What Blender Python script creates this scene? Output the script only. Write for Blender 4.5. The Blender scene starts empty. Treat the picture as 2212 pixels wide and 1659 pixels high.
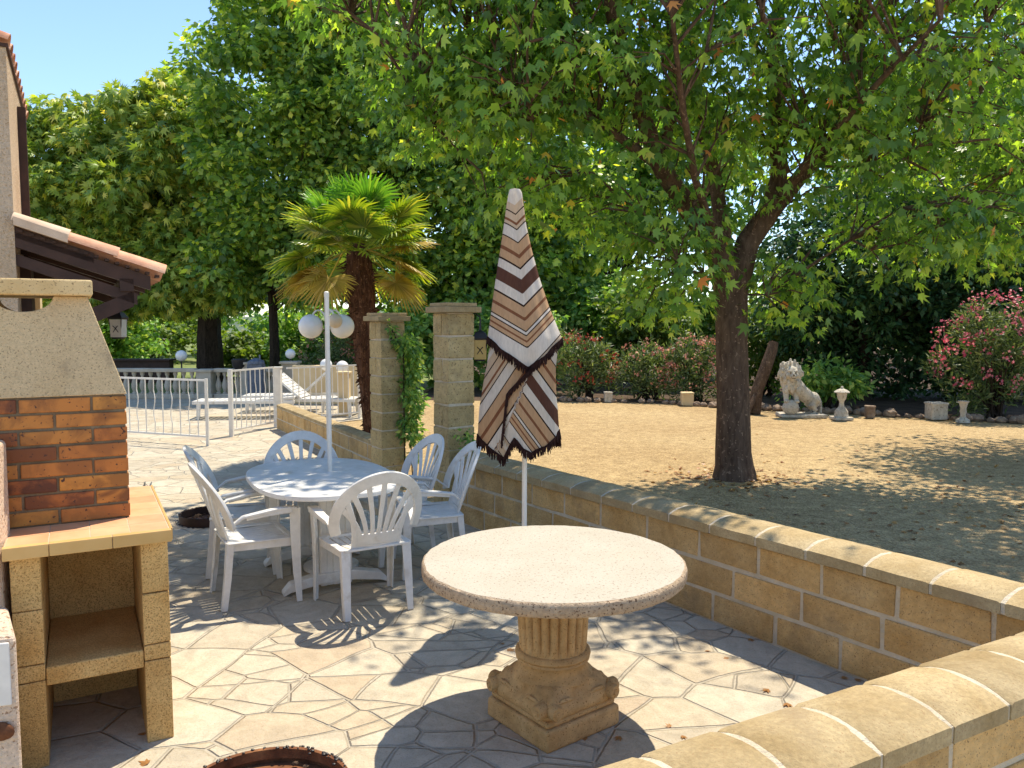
import bpy, bmesh, math, random
import numpy as np
from mathutils import Vector, Matrix
R = math.radians
random.seed(7); rng = np.random.default_rng(7)
scene = bpy.context.scene

# ------------------------------------------------------------ camera, sky, sun
cam_d = bpy.data.cameras.new('camera'); cam = bpy.data.objects.new('camera', cam_d)
scene.collection.objects.link(cam); scene.camera = cam
cam.location = (0, 0, 1.80); cam.rotation_euler = (R(90 - 4.3), 0, 0)
cam_d.sensor_width = 36; cam_d.lens = 36 * 1700 / 2212
cam_d.clip_start = 0.05; cam_d.clip_end = 2000
SUN_AZ, SUN_EL = R(32), R(66.4)
world = bpy.data.worlds.new('World'); scene.world = world; world.use_nodes = True
wn = world.node_tree; wn.nodes.clear()
sky = wn.nodes.new('ShaderNodeTexSky'); sky.sky_type = 'NISHITA'; sky.sun_disc = False
sky.sun_elevation = SUN_EL; sky.sun_rotation = SUN_AZ
sky.air_density = 0.95; sky.dust_density = 0.1; sky.ozone_density = 2.8
bgn = wn.nodes.new('ShaderNodeBackground'); bgn.inputs[1].default_value = 0.093
wo = wn.nodes.new('ShaderNodeOutputWorld')
wn.links.new(sky.outputs[0], bgn.inputs[0]); wn.links.new(bgn.outputs[0], wo.inputs[0])
sun_d = bpy.data.lights.new('sun', 'SUN'); sun_d.energy = 2.55; sun_d.angle = R(0.5); sun_d.color = (1, .90, .73)
sun = bpy.data.objects.new('sun', sun_d); scene.collection.objects.link(sun)
sv = Vector((math.sin(SUN_AZ) * math.cos(SUN_EL), math.cos(SUN_AZ) * math.cos(SUN_EL), math.sin(SUN_EL)))
sun.rotation_euler = (-sv).to_track_quat('-Z', 'Y').to_euler()
scene.view_settings.view_transform = 'Standard'; scene.view_settings.look = 'None'
scene.view_settings.exposure = 1.5; scene.view_settings.gamma = 1.0
scene.render.engine = 'CYCLES'
try:
    scene.cycles.max_bounces = 8; scene.cycles.transparent_max_bounces = 8
    scene.cycles.transmission_bounces = 6; scene.cycles.diffuse_bounces = 7
except Exception: pass

# ------------------------------------------------------------ helpers
def tag(o, label=None, cat=None, group=None, kind=None):
    if label: o['label'] = label
    if cat: o['category'] = cat
    if group: o['group'] = group
    if kind: o['kind'] = kind
    return o
def link(o): scene.collection.objects.link(o); return o
def empty(name, loc=(0, 0, 0), rz=0.0, label=None, cat=None, group=None):
    o = bpy.data.objects.new(name, None); link(o); o.location = loc; o.rotation_euler = (0, 0, rz)
    o.empty_display_size = .1
    return tag(o, label, cat, group)
def children(o): return [c for c in bpy.data.objects if c.parent is o]
def copy_tree(o, parent=None):
    c = o.copy(); link(c); c.parent = parent
    for ch in children(o): copy_tree(ch, c)
    return c
def np_mesh(name, verts, faces, mat, parent=None, smooth=False, uv=None):
    """faces: list of int arrays grouped by polygon size [(F,k) arrays]"""
    me = bpy.data.meshes.new(name)
    verts = np.asarray(verts, dtype=np.float32)
    if not isinstance(faces, list): faces = [faces]
    faces = [np.asarray(f, dtype=np.int32) for f in faces if len(f)]
    loops = np.concatenate([f.ravel() for f in faces]); tot = np.concatenate([np.full(len(f), f.shape[1], dtype=np.int32) for f in faces])
    start = np.concatenate([[0], np.cumsum(tot)[:-1]]).astype(np.int32)
    me.vertices.add(len(verts)); me.vertices.foreach_set('co', verts.ravel())
    me.loops.add(len(loops)); me.loops.foreach_set('vertex_index', loops)
    me.polygons.add(len(tot)); me.polygons.foreach_set('loop_start', start); me.polygons.foreach_set('loop_total', tot)
    if smooth: me.polygons.foreach_set('use_smooth', np.ones(len(tot), dtype=bool))
    me.update(calc_edges=True); me.validate()
    if uv is not None:
        l = me.uv_layers.new(name='UVMap'); uvv = np.asarray(uv, dtype=np.float32)
        idx = np.zeros(len(me.loops), dtype=np.int32); me.loops.foreach_get('vertex_index', idx)
        l.data.foreach_set('uv', uvv[idx].ravel())
    me.materials.append(mat)
    o = bpy.data.objects.new(name, me); link(o)
    if parent: o.parent = parent
    return o
class MB:
    """collects shapes into one mesh"""
    def __init__(s): s.v = []; s.f = []
    def add(s, vs, fs):
        b = len(s.v); s.v += [tuple(v) for v in vs]; s.f += [tuple(i + b for i in f) for f in fs]; return s
    def box(s, c, d, rz=0, jit=0.0, M=None):
        x, y, z = d[0] / 2, d[1] / 2, d[2] / 2
        vs = [Vector((sx * x, sy * y, sz * z)) for sz in (-1, 1) for sy in (-1, 1) for sx in (-1, 1)]
        if jit: vs = [v + Vector([random.uniform(-jit, jit) for _ in range(3)]) for v in vs]
        if M is not None: vs = [M @ v for v in vs]
        if rz: m = Matrix.Rotation(rz, 3, 'Z'); vs = [m @ v for v in vs]
        vs = [v + Vector(c) for v in vs]
        return s.add(vs, [(0, 2, 3, 1), (4, 5, 7, 6), (0, 1, 5, 4), (2, 6, 7, 3), (0, 4, 6, 2), (1, 3, 7, 5)])
    def lathe(s, prof, c=(0, 0, 0), n=24, rf=None, cap=True, ax=None):
        """prof [(r,z)], rf(angle,z)->factor"""
        vs = []; fs = []
        for (r, z) in prof:
            for k in range(n):
                a = 2 * math.pi * k / n; q = rf(a, z) if rf else 1
                v = Vector((r * q * math.cos(a), r * q * math.sin(a), z))
                if ax is not None: v = ax @ v
                vs.append(v + Vector(c))
        m = len(prof)
        for i in range(m - 1):
            for k in range(n):
                k2 = (k + 1) % n; fs.append((i * n + k, i * n + k2, (i + 1) * n + k2, (i + 1) * n + k))
        if cap: fs.append(tuple(range(n - 1, -1, -1))); fs.append(tuple((m - 1) * n + k for k in range(n)))
        return s.add(vs, fs)
    def tube(s, pts, rad, n=8, cap=True, jit=0):
        pts = [Vector(p) for p in pts]; m = len(pts)
        rad = rad if isinstance(rad, (list, tuple)) else [rad] * m
        vs = []; fs = []; ref = None
        for i, p in enumerate(pts):
            t = (pts[min(i + 1, m - 1)] - pts[max(i - 1, 0)]).normalized()
            if ref is None: ref = Vector((0, 0, 1)) if abs(t.z) < .9 else Vector((1, 0, 0))
            a = t.cross(ref)
            if a.length < 1e-4: a = t.cross(Vector((0, 1, 0)))
            a.normalize(); b = a.cross(t).normalized(); ref = b.cross(t) * -1 if False else ref
            ref = (b - t * b.dot(t)).normalized() if False else ref
            for k in range(n):
                an = 2 * math.pi * k / n; rr = rad[i] * (1 + (random.uniform(-jit, jit) if jit else 0))
                vs.append(p + (a * math.cos(an) + b * math.sin(an)) * rr)
        for i in range(m - 1):
            for k in range(n):
                k2 = (k + 1) % n; fs.append((i * n + k, i * n + k2, (i + 1) * n + k2, (i + 1) * n + k))
        if cap: fs.append(tuple(range(n - 1, -1, -1))); fs.append(tuple((m - 1) * n + k for k in range(n)))
        return s.add(vs, fs)
    def band(s, pts, ws, ts):
        """rectangular section sweep: ws, ts half-width / half-thickness vectors per point"""
        vs = []; fs = []; m = len(pts)
        for p, w, t in zip(pts, ws, ts):
            p, w, t = Vector(p), Vector(w), Vector(t)
            vs += [p - w - t, p + w - t, p + w + t, p - w + t]
        for i in range(m - 1):
            for k in range(4):
                k2 = (k + 1) % 4; fs.append((i * 4 + k, i * 4 + k2, (i + 1) * 4 + k2, (i + 1) * 4 + k))
        fs.append((3, 2, 1, 0)); fs.append(tuple((m - 1) * 4 + k for k in range(4)))
        return s.add(vs, fs)
    def prism(s, poly, d, at=None):
        """poly: list of Vector (planar), extruded by vector d"""
        n = len(poly); d = Vector(d); poly = [Vector(p) for p in poly]
        return s.add(poly + [p + d for p in poly], [tuple(range(n - 1, -1, -1)), tuple(range(n, 2 * n))] + [(k, (k + 1) % n, (k + 1) % n + n, k + n) for k in range(n)])
    def sphere(s, c, r, n=12, m=8, sc=(1, 1, 1)):
        vs = []; fs = []
        for i in range(m + 1):
            th = math.pi * i / m
            for k in range(n):
                a = 2 * math.pi * k / n
                vs.append((c[0] + r * sc[0] * math.sin(th) * math.cos(a), c[1] + r * sc[1] * math.sin(th) * math.sin(a), c[2] + r * sc[2] * math.cos(th)))
        for i in range(m):
            for k in range(n):
                k2 = (k + 1) % n; fs.append((i * n + k, (i + 1) * n + k, (i + 1) * n + k2, i * n + k2))
        return s.add(vs, fs)
    def build(s, name, mat, parent=None, bevel=0, smooth=False, seg=2, weld=False):
        me = bpy.data.meshes.new(name); me.from_pydata(s.v, [], s.f)
        bm = bmesh.new(); bm.from_mesh(me)
        if weld: bmesh.ops.remove_doubles(bm, verts=bm.verts, dist=1e-5)
        bmesh.ops.recalc_face_normals(bm, faces=bm.faces); bm.to_mesh(me); bm.free()
        me.materials.append(mat)
        if smooth:
            for p in me.polygons: p.use_smooth = True
            try: me.set_sharp_from_angle(angle=R(45))
            except Exception: pass
        o = bpy.data.objects.new(name, me); link(o)
        if parent: o.parent = parent
        if bevel:
            b = o.modifiers.new('bevel', 'BEVEL'); b.width = bevel; b.segments = seg; b.limit_method = 'ANGLE'; b.angle_limit = R(35)
        return o

# ------------------------------------------------------------ materials
class NT:
    def __init__(s, name):
        s.m = bpy.data.materials.new(name); s.m.use_nodes = True; s.t = s.m.node_tree; s.t.nodes.clear()
        s.out = s.n('ShaderNodeOutputMaterial')
    def n(s, typ, **kw):
        nd = s.t.nodes.new(typ)
        for k, v in kw.items():
            if isinstance(k, str) and hasattr(nd, k): setattr(nd, k, v)
        return nd
    def l(s, a, b): s.t.links.new(a, b)
    def coord(s, kind='Object', scale=None):
        tc = s.n('ShaderNodeTexCoord'); o = tc.outputs[kind]
        if scale:
            mp = s.n('ShaderNodeMapping'); mp.inputs['Scale'].default_value = scale; s.l(o, mp.inputs[0]); o = mp.outputs[0]
        return o
    def noise(s, scale, detail=4, co=None, rough=.55, dist=0):
        nz = s.n('ShaderNodeTexNoise'); nz.inputs['Scale'].default_value = scale; nz.inputs['Detail'].default_value = detail
        nz.inputs['Roughness'].default_value = rough; nz.inputs['Distortion'].default_value = dist
        if co is not None: s.l(co, nz.inputs['Vector'])
        return nz.outputs['Fac']
    def ramp(s, fac, stops, interp='LINEAR'):
        r = s.n('ShaderNodeValToRGB'); r.color_ramp.interpolation = interp
        e = r.color_ramp.elements
        while len(e) < len(stops): e.new(0.5)
        for i, (p, c) in enumerate(stops):
            e[i].position = p; e[i].color = (*c, 1) if len(c) == 3 else c
        s.l(fac, r.inputs[0]); return r.outputs[0]
    def mix(s, a, b, fac, blend='MIX'):
        m = s.n('ShaderNodeMix', data_type='RGBA', blend_type=blend)
        for sock, v in ((m.inputs[0], fac), (m.inputs[6], a), (m.inputs[7], b)):
            if hasattr(v, 'links') or hasattr(v, 'is_linked'): s.l(v, sock)
            elif isinstance(v, (int, float)): sock.default_value = v
            else: sock.default_value = (*v, 1)
        return m.outputs[2]
    def math(s, op, a, b=0.0):
        m = s.n('ShaderNodeMath', operation=op)
        for sock, v in ((m.inputs[0], a), (m.inputs[1], b)):
            if isinstance(v, (int, float)): sock.default_value = v
            else: s.l(v, sock)
        return m.outputs[0]
    def bump(s, h, strength=.3, dist=.01, normal=None):
        b = s.n('ShaderNodeBump'); b.inputs['Strength'].default_value = strength; b.inputs['Distance'].default_value = dist
        s.l(h, b.inputs['Height'])
        if normal is not None: s.l(normal, b.inputs['Normal'])
        return b.outputs[0]
    def island(s): return s.n('ShaderNodeNewGeometry').outputs['Random Per Island']
    def pbr(s, col, rough=.8, nrm=None, spec=.3, metal=0):
        p = s.n('ShaderNodeBsdfPrincipled')
        if isinstance(col, (tuple, list)): p.inputs['Base Color'].default_value = (*col, 1)
        else: s.l(col, p.inputs['Base Color'])
        if isinstance(rough, (int, float)): p.inputs['Roughness'].default_value = rough
        else: s.l(rough, p.inputs['Roughness'])
        p.inputs['Specular IOR Level'].default_value = spec; p.inputs['Metallic'].default_value = metal
        if nrm is not None: s.l(nrm, p.inputs['Normal'])
        s.l(p.outputs[0], s.out.inputs[0]); s.p = p
        return s.m
def rough_mat(name, c1, c2, scale=6, rough=.85, bscale=60, bstr=.4, bdist=.006, speck=None, isl=None, spec=.25, c3=None, fine=None, stain=None):
    """c1..c2 noise mix; speck=(colour, scale, threshold) dark pores; isl = per-block brightness range"""
    t = NT(name); co = t.coord()
    st = [(.3, c1), (.7, c2)] if c3 is None else [(.25, c1), (.5, c2), (.78, c3)]
    col = t.ramp(t.noise(scale, 6, co), st)
    if fine:
        f = t.noise(fine[0], 3, co, .7); f = t.ramp(f, [(.3, (1 - fine[1],) * 3), (.7, (1 + fine[1] * .0,) * 3)]); col = t.mix(col, f, 1.0, 'MULTIPLY')
    if isl:
        v = t.ramp(t.island(), [(0, (isl[0],) * 3), (1, (isl[1],) * 3)]); col = t.mix(col, v, 1.0, 'MULTIPLY')
    if stain:
        k = t.ramp(t.noise(stain[1], 5, co, .6), [(.56, (0, 0, 0)), (.74, (.8, .8, .8))]); col = t.mix(col, stain[0], k)
    h = t.noise(bscale, 5, co, .65)
    if speck:
        s1 = t.noise(speck[1], 2, co, .5); k = t.ramp(s1, [(speck[2], (1, 1, 1)), (speck[2] + .04, (0, 0, 0))])
        col = t.mix(col, speck[0], k)
    return t.pbr(col, rough, t.bump(h, bstr, bdist), spec)
def plain(name, c, rough=.5, spec=.4, metal=0, var=.08, scale=15, bstr=.0):
    t = NT(name); co = t.coord()
    col = t.ramp(t.noise(scale, 4, co), [(.3, tuple(x * (1 - var) for x in c)), (.7, tuple(min(1, x * (1 + var)) for x in c))])
    return t.pbr(col, rough, t.bump(t.noise(scale * 8, 3, co), bstr, .003) if bstr else None, spec, metal)
def leaf_mat(name, stops, trans=.42, tcol=(1.5, 1.5, .45), rough=.45, spec=.35, gain=1.0):
    t = NT(name); co = t.coord()
    stops = [(p_, tuple(x * gain for x in c_)) for p_, c_ in stops]
    col = t.ramp(t.island(), stops)
    v = t.ramp(t.noise(.9, 3, co), [(.3, (.72, .76, .72)), (.7, (1.22, 1.18, 1.1))]); col = t.mix(col, v, 1.0, 'MULTIPLY')
    p = t.n('ShaderNodeBsdfPrincipled'); t.l(col, p.inputs['Base Color']); p.inputs['Roughness'].default_value = rough
    p.inputs['Specular IOR Level'].default_value = spec
    tr = t.n('ShaderNodeBsdfTranslucent'); t.l(t.mix(col, tcol, 1.0, 'MULTIPLY'), tr.inputs[0])
    mx = t.n('ShaderNodeMixShader'); mx.inputs[0].default_value = trans
    t.l(p.outputs[0], mx.inputs[1]); t.l(tr.outputs[0], mx.inputs[2]); t.l(mx.outputs[0], t.out.inputs[0])
    return t.m

def gravel_mat():
    t = NT('gravel'); co = t.coord()
    big = t.ramp(t.noise(.35, 5, co), [(.3, (.375, .265, .135)), (.7, (.48, .365, .20))])
    vo = t.n('ShaderNodeTexVoronoi'); vo.inputs['Scale'].default_value = 55; t.l(co, vo.inputs['Vector'])
    g = t.ramp(vo.outputs['Color'], [(.0, (.55, .52, .5)), (.5, (.95, .93, .9)), (1, (1.25, 1.22, 1.18))])
    col = t.mix(big, g, 1.0, 'MULTIPLY')
    mid = t.ramp(t.noise(6, 4, co, .7), [(.35, (.78, .76, .74)), (.62, (1.1, 1.1, 1.1))]); col = t.mix(col, mid, 1.0, 'MULTIPLY')
    d = t.ramp(t.noise(90, 2, co), [(.34, (1, 1, 1)), (.38, (0, 0, 0))]); col = t.mix(col, (.16, .10, .06), t.math('MULTIPLY', d, .6))
    return t.pbr(col, .95, t.bump(vo.outputs['Distance'], .6, .012), .15)
def paving_mat():
    t = NT('crazy_paving'); co = t.coord()
    nz = t.n('ShaderNodeTexNoise'); nz.inputs['Scale'].default_value = 1.3; nz.inputs['Detail'].default_value = 1; t.l(co, nz.inputs['Vector'])
    wob = t.n('ShaderNodeVectorMath', operation='MULTIPLY_ADD'); t.l(nz.outputs['Color'], wob.inputs[0]); wob.inputs[1].default_value = (.16, .16, 0); t.l(co, wob.inputs[2])
    mp = t.n('ShaderNodeMapping'); mp.inputs['Scale'].default_value = (2.5, 3.3, 0.0); mp.inputs['Rotation'].default_value = (0, 0, .35); t.l(wob.outputs[0], mp.inputs[0])
    ed = t.n('ShaderNodeTexVoronoi', voronoi_dimensions='2D', feature='DISTANCE_TO_EDGE'); ed.inputs['Scale'].default_value = 1; t.l(mp.outputs[0], ed.inputs['Vector'])
    ce = t.n('ShaderNodeTexVoronoi', voronoi_dimensions='2D', feature='F1'); ce.inputs['Scale'].default_value = 1; t.l(mp.outputs[0], ce.inputs['Vector'])
    ed2 = t.n('ShaderNodeTexVoronoi', voronoi_dimensions='2D', feature='DISTANCE_TO_EDGE'); ed2.inputs['Scale'].default_value = 1.5; t.l(mp.outputs[0], ed2.inputs['Vector'])
    ce2 = t.n('ShaderNodeTexVoronoi', voronoi_dimensions='2D', feature='F1'); ce2.inputs['Scale'].default_value = 1.5; t.l(mp.outputs[0], ce2.inputs['Vector'])
    sp0 = t.n('ShaderNodeSeparateColor'); t.l(ce.outputs['Color'], sp0.inputs[0]); sub = t.math('GREATER_THAN', sp0.outputs[2], .60)
    e2 = t.math('ADD', t.math('MULTIPLY', ed2.outputs['Distance'], .67), t.math('SUBTRACT', 1.0, sub))
    emin = t.math('MINIMUM', ed.outputs['Distance'], e2)
    ccol = t.mix(ce.outputs['Color'], ce2.outputs['Color'], sub)
    # joints of uneven width with ragged edges
    jn = t.math('MULTIPLY', t.noise(9, 4, co, .7), .035); jw = t.math('MULTIPLY', t.noise(1.3, 3, co), .055)
    e = t.math('SUBTRACT', t.math('SUBTRACT', t.math('ADD', emin, jn), jw), .0)
    joint = t.ramp(e, [(.0, (1, 1, 1)), (.022, (0, 0, 0))])
    sep = t.n('ShaderNodeSeparateColor'); t.l(ccol, sep.inputs[0])
    stone = t.ramp(sep.outputs[0], [(0, (.43, .375, .285)), (.3, (.485, .43, .33)), (.6, (.51, .46, .36)), (.85, (.475, .405, .295)), (.95, (.465, .38, .27)), (1, (.43, .36, .28))])
    stone = t.mix(stone, t.ramp(t.noise(5, 6, co, .6, 1.5), [(.3, (.80, .79, .77)), (.62, (1.06, 1.05, 1.03))]), 1.0, 'MULTIPLY')
    vein = t.ramp(t.noise(14, 4, co, .6, 3), [(.44, (1, 1, 1)), (.5, (.90, .87, .83)), (.56, (1, 1, 1))]); stone = t.mix(stone, vein, .8, 'MULTIPLY')
    stain = t.ramp(t.noise(.7, 5, co, .6), [(.55, (1, 1, 1)), (.78, (.80, .78, .76))]); stone = t.mix(stone, stain, .8, 'MULTIPLY')
    mort = t.ramp(t.noise(25, 4, co), [(.3, (.35, .305, .23)), (.7, (.47, .415, .32))])
    col = t.mix(stone, mort, joint)
    h = t.mix(t.ramp(t.noise(30, 5, co), [(.3, (.72,) * 3), (.7, (.9,) * 3)]), (0, 0, 0), joint)
    tilt = t.mix(h, t.ramp(sep.outputs[1], [(0, (.0,) * 3), (1, (.3,) * 3)]), .3, 'ADD')
    grit = t.ramp(t.noise(120, 2, co), [(.33, (.72, .69, .66)), (.40, (1, 1, 1))]); col = t.mix(col, grit, .8, 'MULTIPLY')
    return t.pbr(col, .78, t.bump(tilt, .9, .02), .3)

MAT = {}
MAT['gravel'] = gravel_mat(); MAT['paving'] = paving_mat()
MAT['block'] = rough_mat('sandstone_block', (.54, .325, .115), (.76, .52, .24), 4, .9, 38, .95, .016, speck=((.26, .16, .07), 130, .33), isl=(.82, 1.12), fine=(30, .25), stain=((.26, .19, .11), 2.6))
MAT['pillarstone'] = rough_mat('split_pillar_stone', (.48, .35, .15), (.66, .50, .25), 4, .9, 22, .9, .03, speck=((.2, .14, .07), 60, .33), isl=(.88, 1.1), fine=(18, .3), stain=((.26, .19, .11), 2.6))
MAT['mortar'] = rough_mat('lime_mortar', (.52, .44, .31), (.68, .59, .45), 9, .95, 40, 1.0, .02)
MAT['coping'] = rough_mat('coping_stone', (.38, .27, .125), (.54, .42, .235), 5, .88, 70, .5, .008, speck=((.30, .2, .1), 150, .34), isl=(.88, 1.1), fine=(60, .3), stain=((.26, .19, .11), 2.6))
MAT['tabletop'] = rough_mat('reconstituted_stone_top', (.46, .41, .32), (.52, .47, .38), 4, .8, 130, .5, .005, speck=((.30, .24, .19), 90, .345), fine=(150, .2), stain=((.46, .39, .30), 3.5))
MAT['tablerim'] = rough_mat('reconstituted_stone_rim', (.47, .33, .20), (.58, .44, .30), 5, .9, 80, .8, .01, speck=((.16, .1, .06), 100, .36), fine=(60, .3))
MAT['pedestal'] = rough_mat('cast_stone_pedestal', (.48, .285, .105), (.70, .47, .22), 5, .85, 60, .5, .008, speck=((.26, .15, .05), 120, .33), fine=(25, .25))
MAT['bbqstone'] = rough_mat('yellow_aggregate_stone', (.68, .385, .12), (.86, .57, .23), 5, .9, 90, .7, .008, speck=((.34, .19, .06), 170, .39), isl=(.9, 1.08), fine=(110, .35))
MAT['hood'] = rough_mat('hood_render', (.56, .39, .19), (.68, .51, .29), 3, .92, 80, .7, .008, speck=((.34, .25, .14), 150, .36), fine=(95, .25), c3=(.74, .56, .32), stain=((.20, .15, .10), 3.2))
MAT['capstone'] = rough_mat('cap_stone', (.54, .37, .16), (.70, .52, .27), 4, .9, 60, .5, .006, speck=((.3, .2, .1), 130, .34), c3=(.52, .44, .24))
MAT['stucco'] = rough_mat('house_stucco', (.66, .49, .32), (.76, .60, .43), 2.5, .95, 55, 1.0, .02, speck=((.46, .32, .19), 90, .36), fine=(60, .3))
MAT['pinkstucco'] = rough_mat('pink_stucco', (.84, .60, .42), (.90, .72, .55), 3, .95, 60, 1.0, .02, speck=((.42, .26, .16), 60, .36), fine=(70, .25))
MAT['white_plastic'] = rough_mat('white_plastic', (.66, .635, .58), (.80, .78, .73), 7, .42, 60, .08, .001, spec=.4, fine=(24, .10), stain=((.52, .47, .38), 9))
MAT['white_metal'] = plain('white_paint_metal', (.74, .71, .65), .45, .4, var=.08, scale=12)
MAT['pole'] = plain('ivory_pole', (.74, .71, .64), .35, .5, var=.05)
MAT['brownwood'] = plain('dark_brown_wood', (.052, .026, .018), .6, .3, var=.3, scale=8, bstr=.3)
MAT['terracotta'] = rough_mat('old_roof_tile', (.36, .15, .085), (.55, .29, .18), 6, .9, 40, .5, .006, isl=(.75, 1.35), c3=(.60, .42, .28))
MAT['paletile'] = rough_mat('pale_roof_tile', (.52, .38, .26), (.68, .52, .38), 6, .9, 40, .5, .006)
MAT['iron'] = plain('dark_iron', (.035, .033, .033), .5, .4, .4)
MAT['rust'] = rough_mat('rusty_iron', (.06, .022, .012), (.22, .085, .035), 9, .85, 50, .6, .006, c3=(.34, .15, .06), fine=(30, .4))
MAT['globe'] = plain('opal_globe', (.80, .79, .76), .25, .5, var=.03)
MAT['amber'] = plain('beige_globe', (.66, .54, .38), .35, .4, var=.06)
MAT['lionstone'] = rough_mat('pale_cast_stone', (.50, .44, .35), (.66, .60, .50), 6, .9, 40, .7, .01, speck=((.25, .2, .15), 30, .33), fine=(20, .3))
MAT['balustrade'] = rough_mat('balustrade_stone', (.40, .34, .25), (.58, .52, .42), 3, .9, 30, .5, .01)
MAT['tanstone'] = rough_mat('tan_render', (.62, .46, .25), (.70, .55, .33), 3, .9, 40, .4, .008)
MAT['rock'] = rough_mat('border_rock', (.17, .11, .075), (.40, .31, .23), 7, .95, 30, .8, .02, isl=(.7, 1.2))
MAT['soil'] = rough_mat('soil', (.055, .035, .022), (.13, .085, .055), 3, 1, 30, 1, .03)
MAT['grass'] = rough_mat('far_meadow', (.10, .13, .035), (.22, .25, .08), .2, 1, 5, .5, .05)
MAT['hill'] = rough_mat('far_hill', (.07, .10, .06), (.12, .15, .09), .03, 1, .3, .5, .5)
MAT['glass'] = plain('frosted_glass', (.62, .58, .50), .3, .5)
MAT['yglass'] = plain('amber_glass', (.42, .28, .08), .3, .5)
MAT['deadleaf'] = leaf_mat('dry_leaf', [(0, (.20, .085, .03)), (.5, (.38, .17, .06)), (1, (.50, .29, .11))], .2)
MAT['greyplant'] = plain('grey_green_plant', (.30, .31, .29), .6, .3, var=.2)
def bark_mat(name, c1, c2, c3=None, sc=8):
    t = NT(name); co = t.coord(scale=(1, 1, .28)); co2 = t.coord()
    col = t.ramp(t.noise(sc * 2, 6, co, .65, .6), [(.32, c1), (.55, c2), (.74, c3 or c2)])
    fl = t.ramp(t.noise(sc * 3.4, 2, co2, .5, .4), [(.64, (0, 0, 0)), (.68, (1, 1, 1))])
    col = t.mix(col, tuple(min(1, x * 2.0) for x in (c3 or c2)), t.math('MULTIPLY', fl, .55))
    return t.pbr(col, .95, t.bump(t.noise(sc * 5, 5, co, .7), .9, .02), .15)
MAT['bark'] = bark_mat('plane_tree_bark', (.06, .036, .024), (.13, .083, .055), (.20, .135, .09))
MAT['darkbark'] = bark_mat('dark_bark', (.02, .014, .01), (.05, .035, .025))
MAT['palmbark'] = bark_mat('palm_fibre', (.03, .014, .009), (.12, .055, .03), (.24, .13, .075), 14)
G = lambda *a: a
MAT['leaf_plane'] = leaf_mat('plane_leaf', [(0, (.018, .042, .012)), (.35, (.042, .086, .019)), (.7, (.074, .13, .026)), (.93, (.135, .19, .035)), (.990, (.17, .19, .035)), (.995, (.20, .09, .03)), (1, (.22, .08, .03))], .47, (1.9, 1.85, .5), .38, .5, gain=2.9)
MAT['leaf_chest'] = leaf_mat('chestnut_leaf', [(0, (.030, .055, .013)), (.5, (.065, .098, .02)), (.85, (.13, .15, .028)), (1, (.22, .19, .05))], .36, (1.7, 1.6, .5), gain=3.6)
MAT['leaf_tall'] = leaf_mat('poplar_leaf', [(0, (.020, .044, .014)), (.5, (.050, .084, .020)), (.85, (.10, .135, .028)), (1, (.22, .23, .045))], .45, (1.8, 1.8, .5), .4, .5, gain=3.7)
MAT['leaf_mid'] = leaf_mat('mixed_leaf', [(0, (.030, .065, .02)), (.5, (.06, .115, .03)), (.85, (.11, .16, .04)), (1, (.20, .22, .07))], .4, (1.7, 1.7, .6), gain=3.0)
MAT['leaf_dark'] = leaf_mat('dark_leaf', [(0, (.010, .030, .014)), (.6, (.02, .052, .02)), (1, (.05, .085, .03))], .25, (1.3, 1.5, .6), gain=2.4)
MAT['leaf_light'] = leaf_mat('light_bush_leaf', [(0, (.08, .14, .03)), (.6, (.14, .22, .04)), (1, (.22, .28, .06))], .45, (1.6, 1.6, .5))
MAT['leaf_olean'] = leaf_mat('oleander_leaf', [(0, (.028, .05, .02)), (.6, (.075, .105, .04)), (1, (.16, .18, .08))], .3, (1.4, 1.5, .7), gain=1.9)
MAT['fl_red'] = leaf_mat('red_flower', [(0, (.42, .05, .04)), (.6, (.60, .10, .07)), (1, (.66, .18, .12))], .35, (1.2, 1.1, 1.0))
MAT['fl_coral'] = leaf_mat('coral_flower', [(0, (.60, .20, .17)), (.6, (.70, .32, .26)), (1, (.75, .46, .36))], .35, (1.2, 1.1, 1.0))
MAT['fl_pink'] = leaf_mat('pink_flower', [(0, (.55, .06, .13)), (.5, (.70, .15, .23)), (1, (.78, .36, .40))], .35, (1.2, 1.1, 1.1))
MAT['leaf_palm'] = leaf_mat('palm_leaflet', [(0, (.055, .10, .015)), (.4, (.11, .17, .02)), (.8, (.22, .26, .025)), (1, (.34, .32, .06))], .35, (1.5, 1.5, .4), .35, .5, gain=1.75)
MAT['leaf_palm_green'] = leaf_mat('palm_young_leaflet', [(0, (.05, .14, .02)), (.5, (.09, .21, .03)), (1, (.17, .28, .04))], .4, (1.5, 1.6, .5), .35, .5, gain=1.35)
MAT['leaf_palm_old'] = leaf_mat('palm_old_leaflet', [(0, (.30, .22, .04)), (.5, (.42, .33, .05)), (1, (.50, .36, .11))], .3, (1.3, 1.2, .5), .5, .3)

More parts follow.
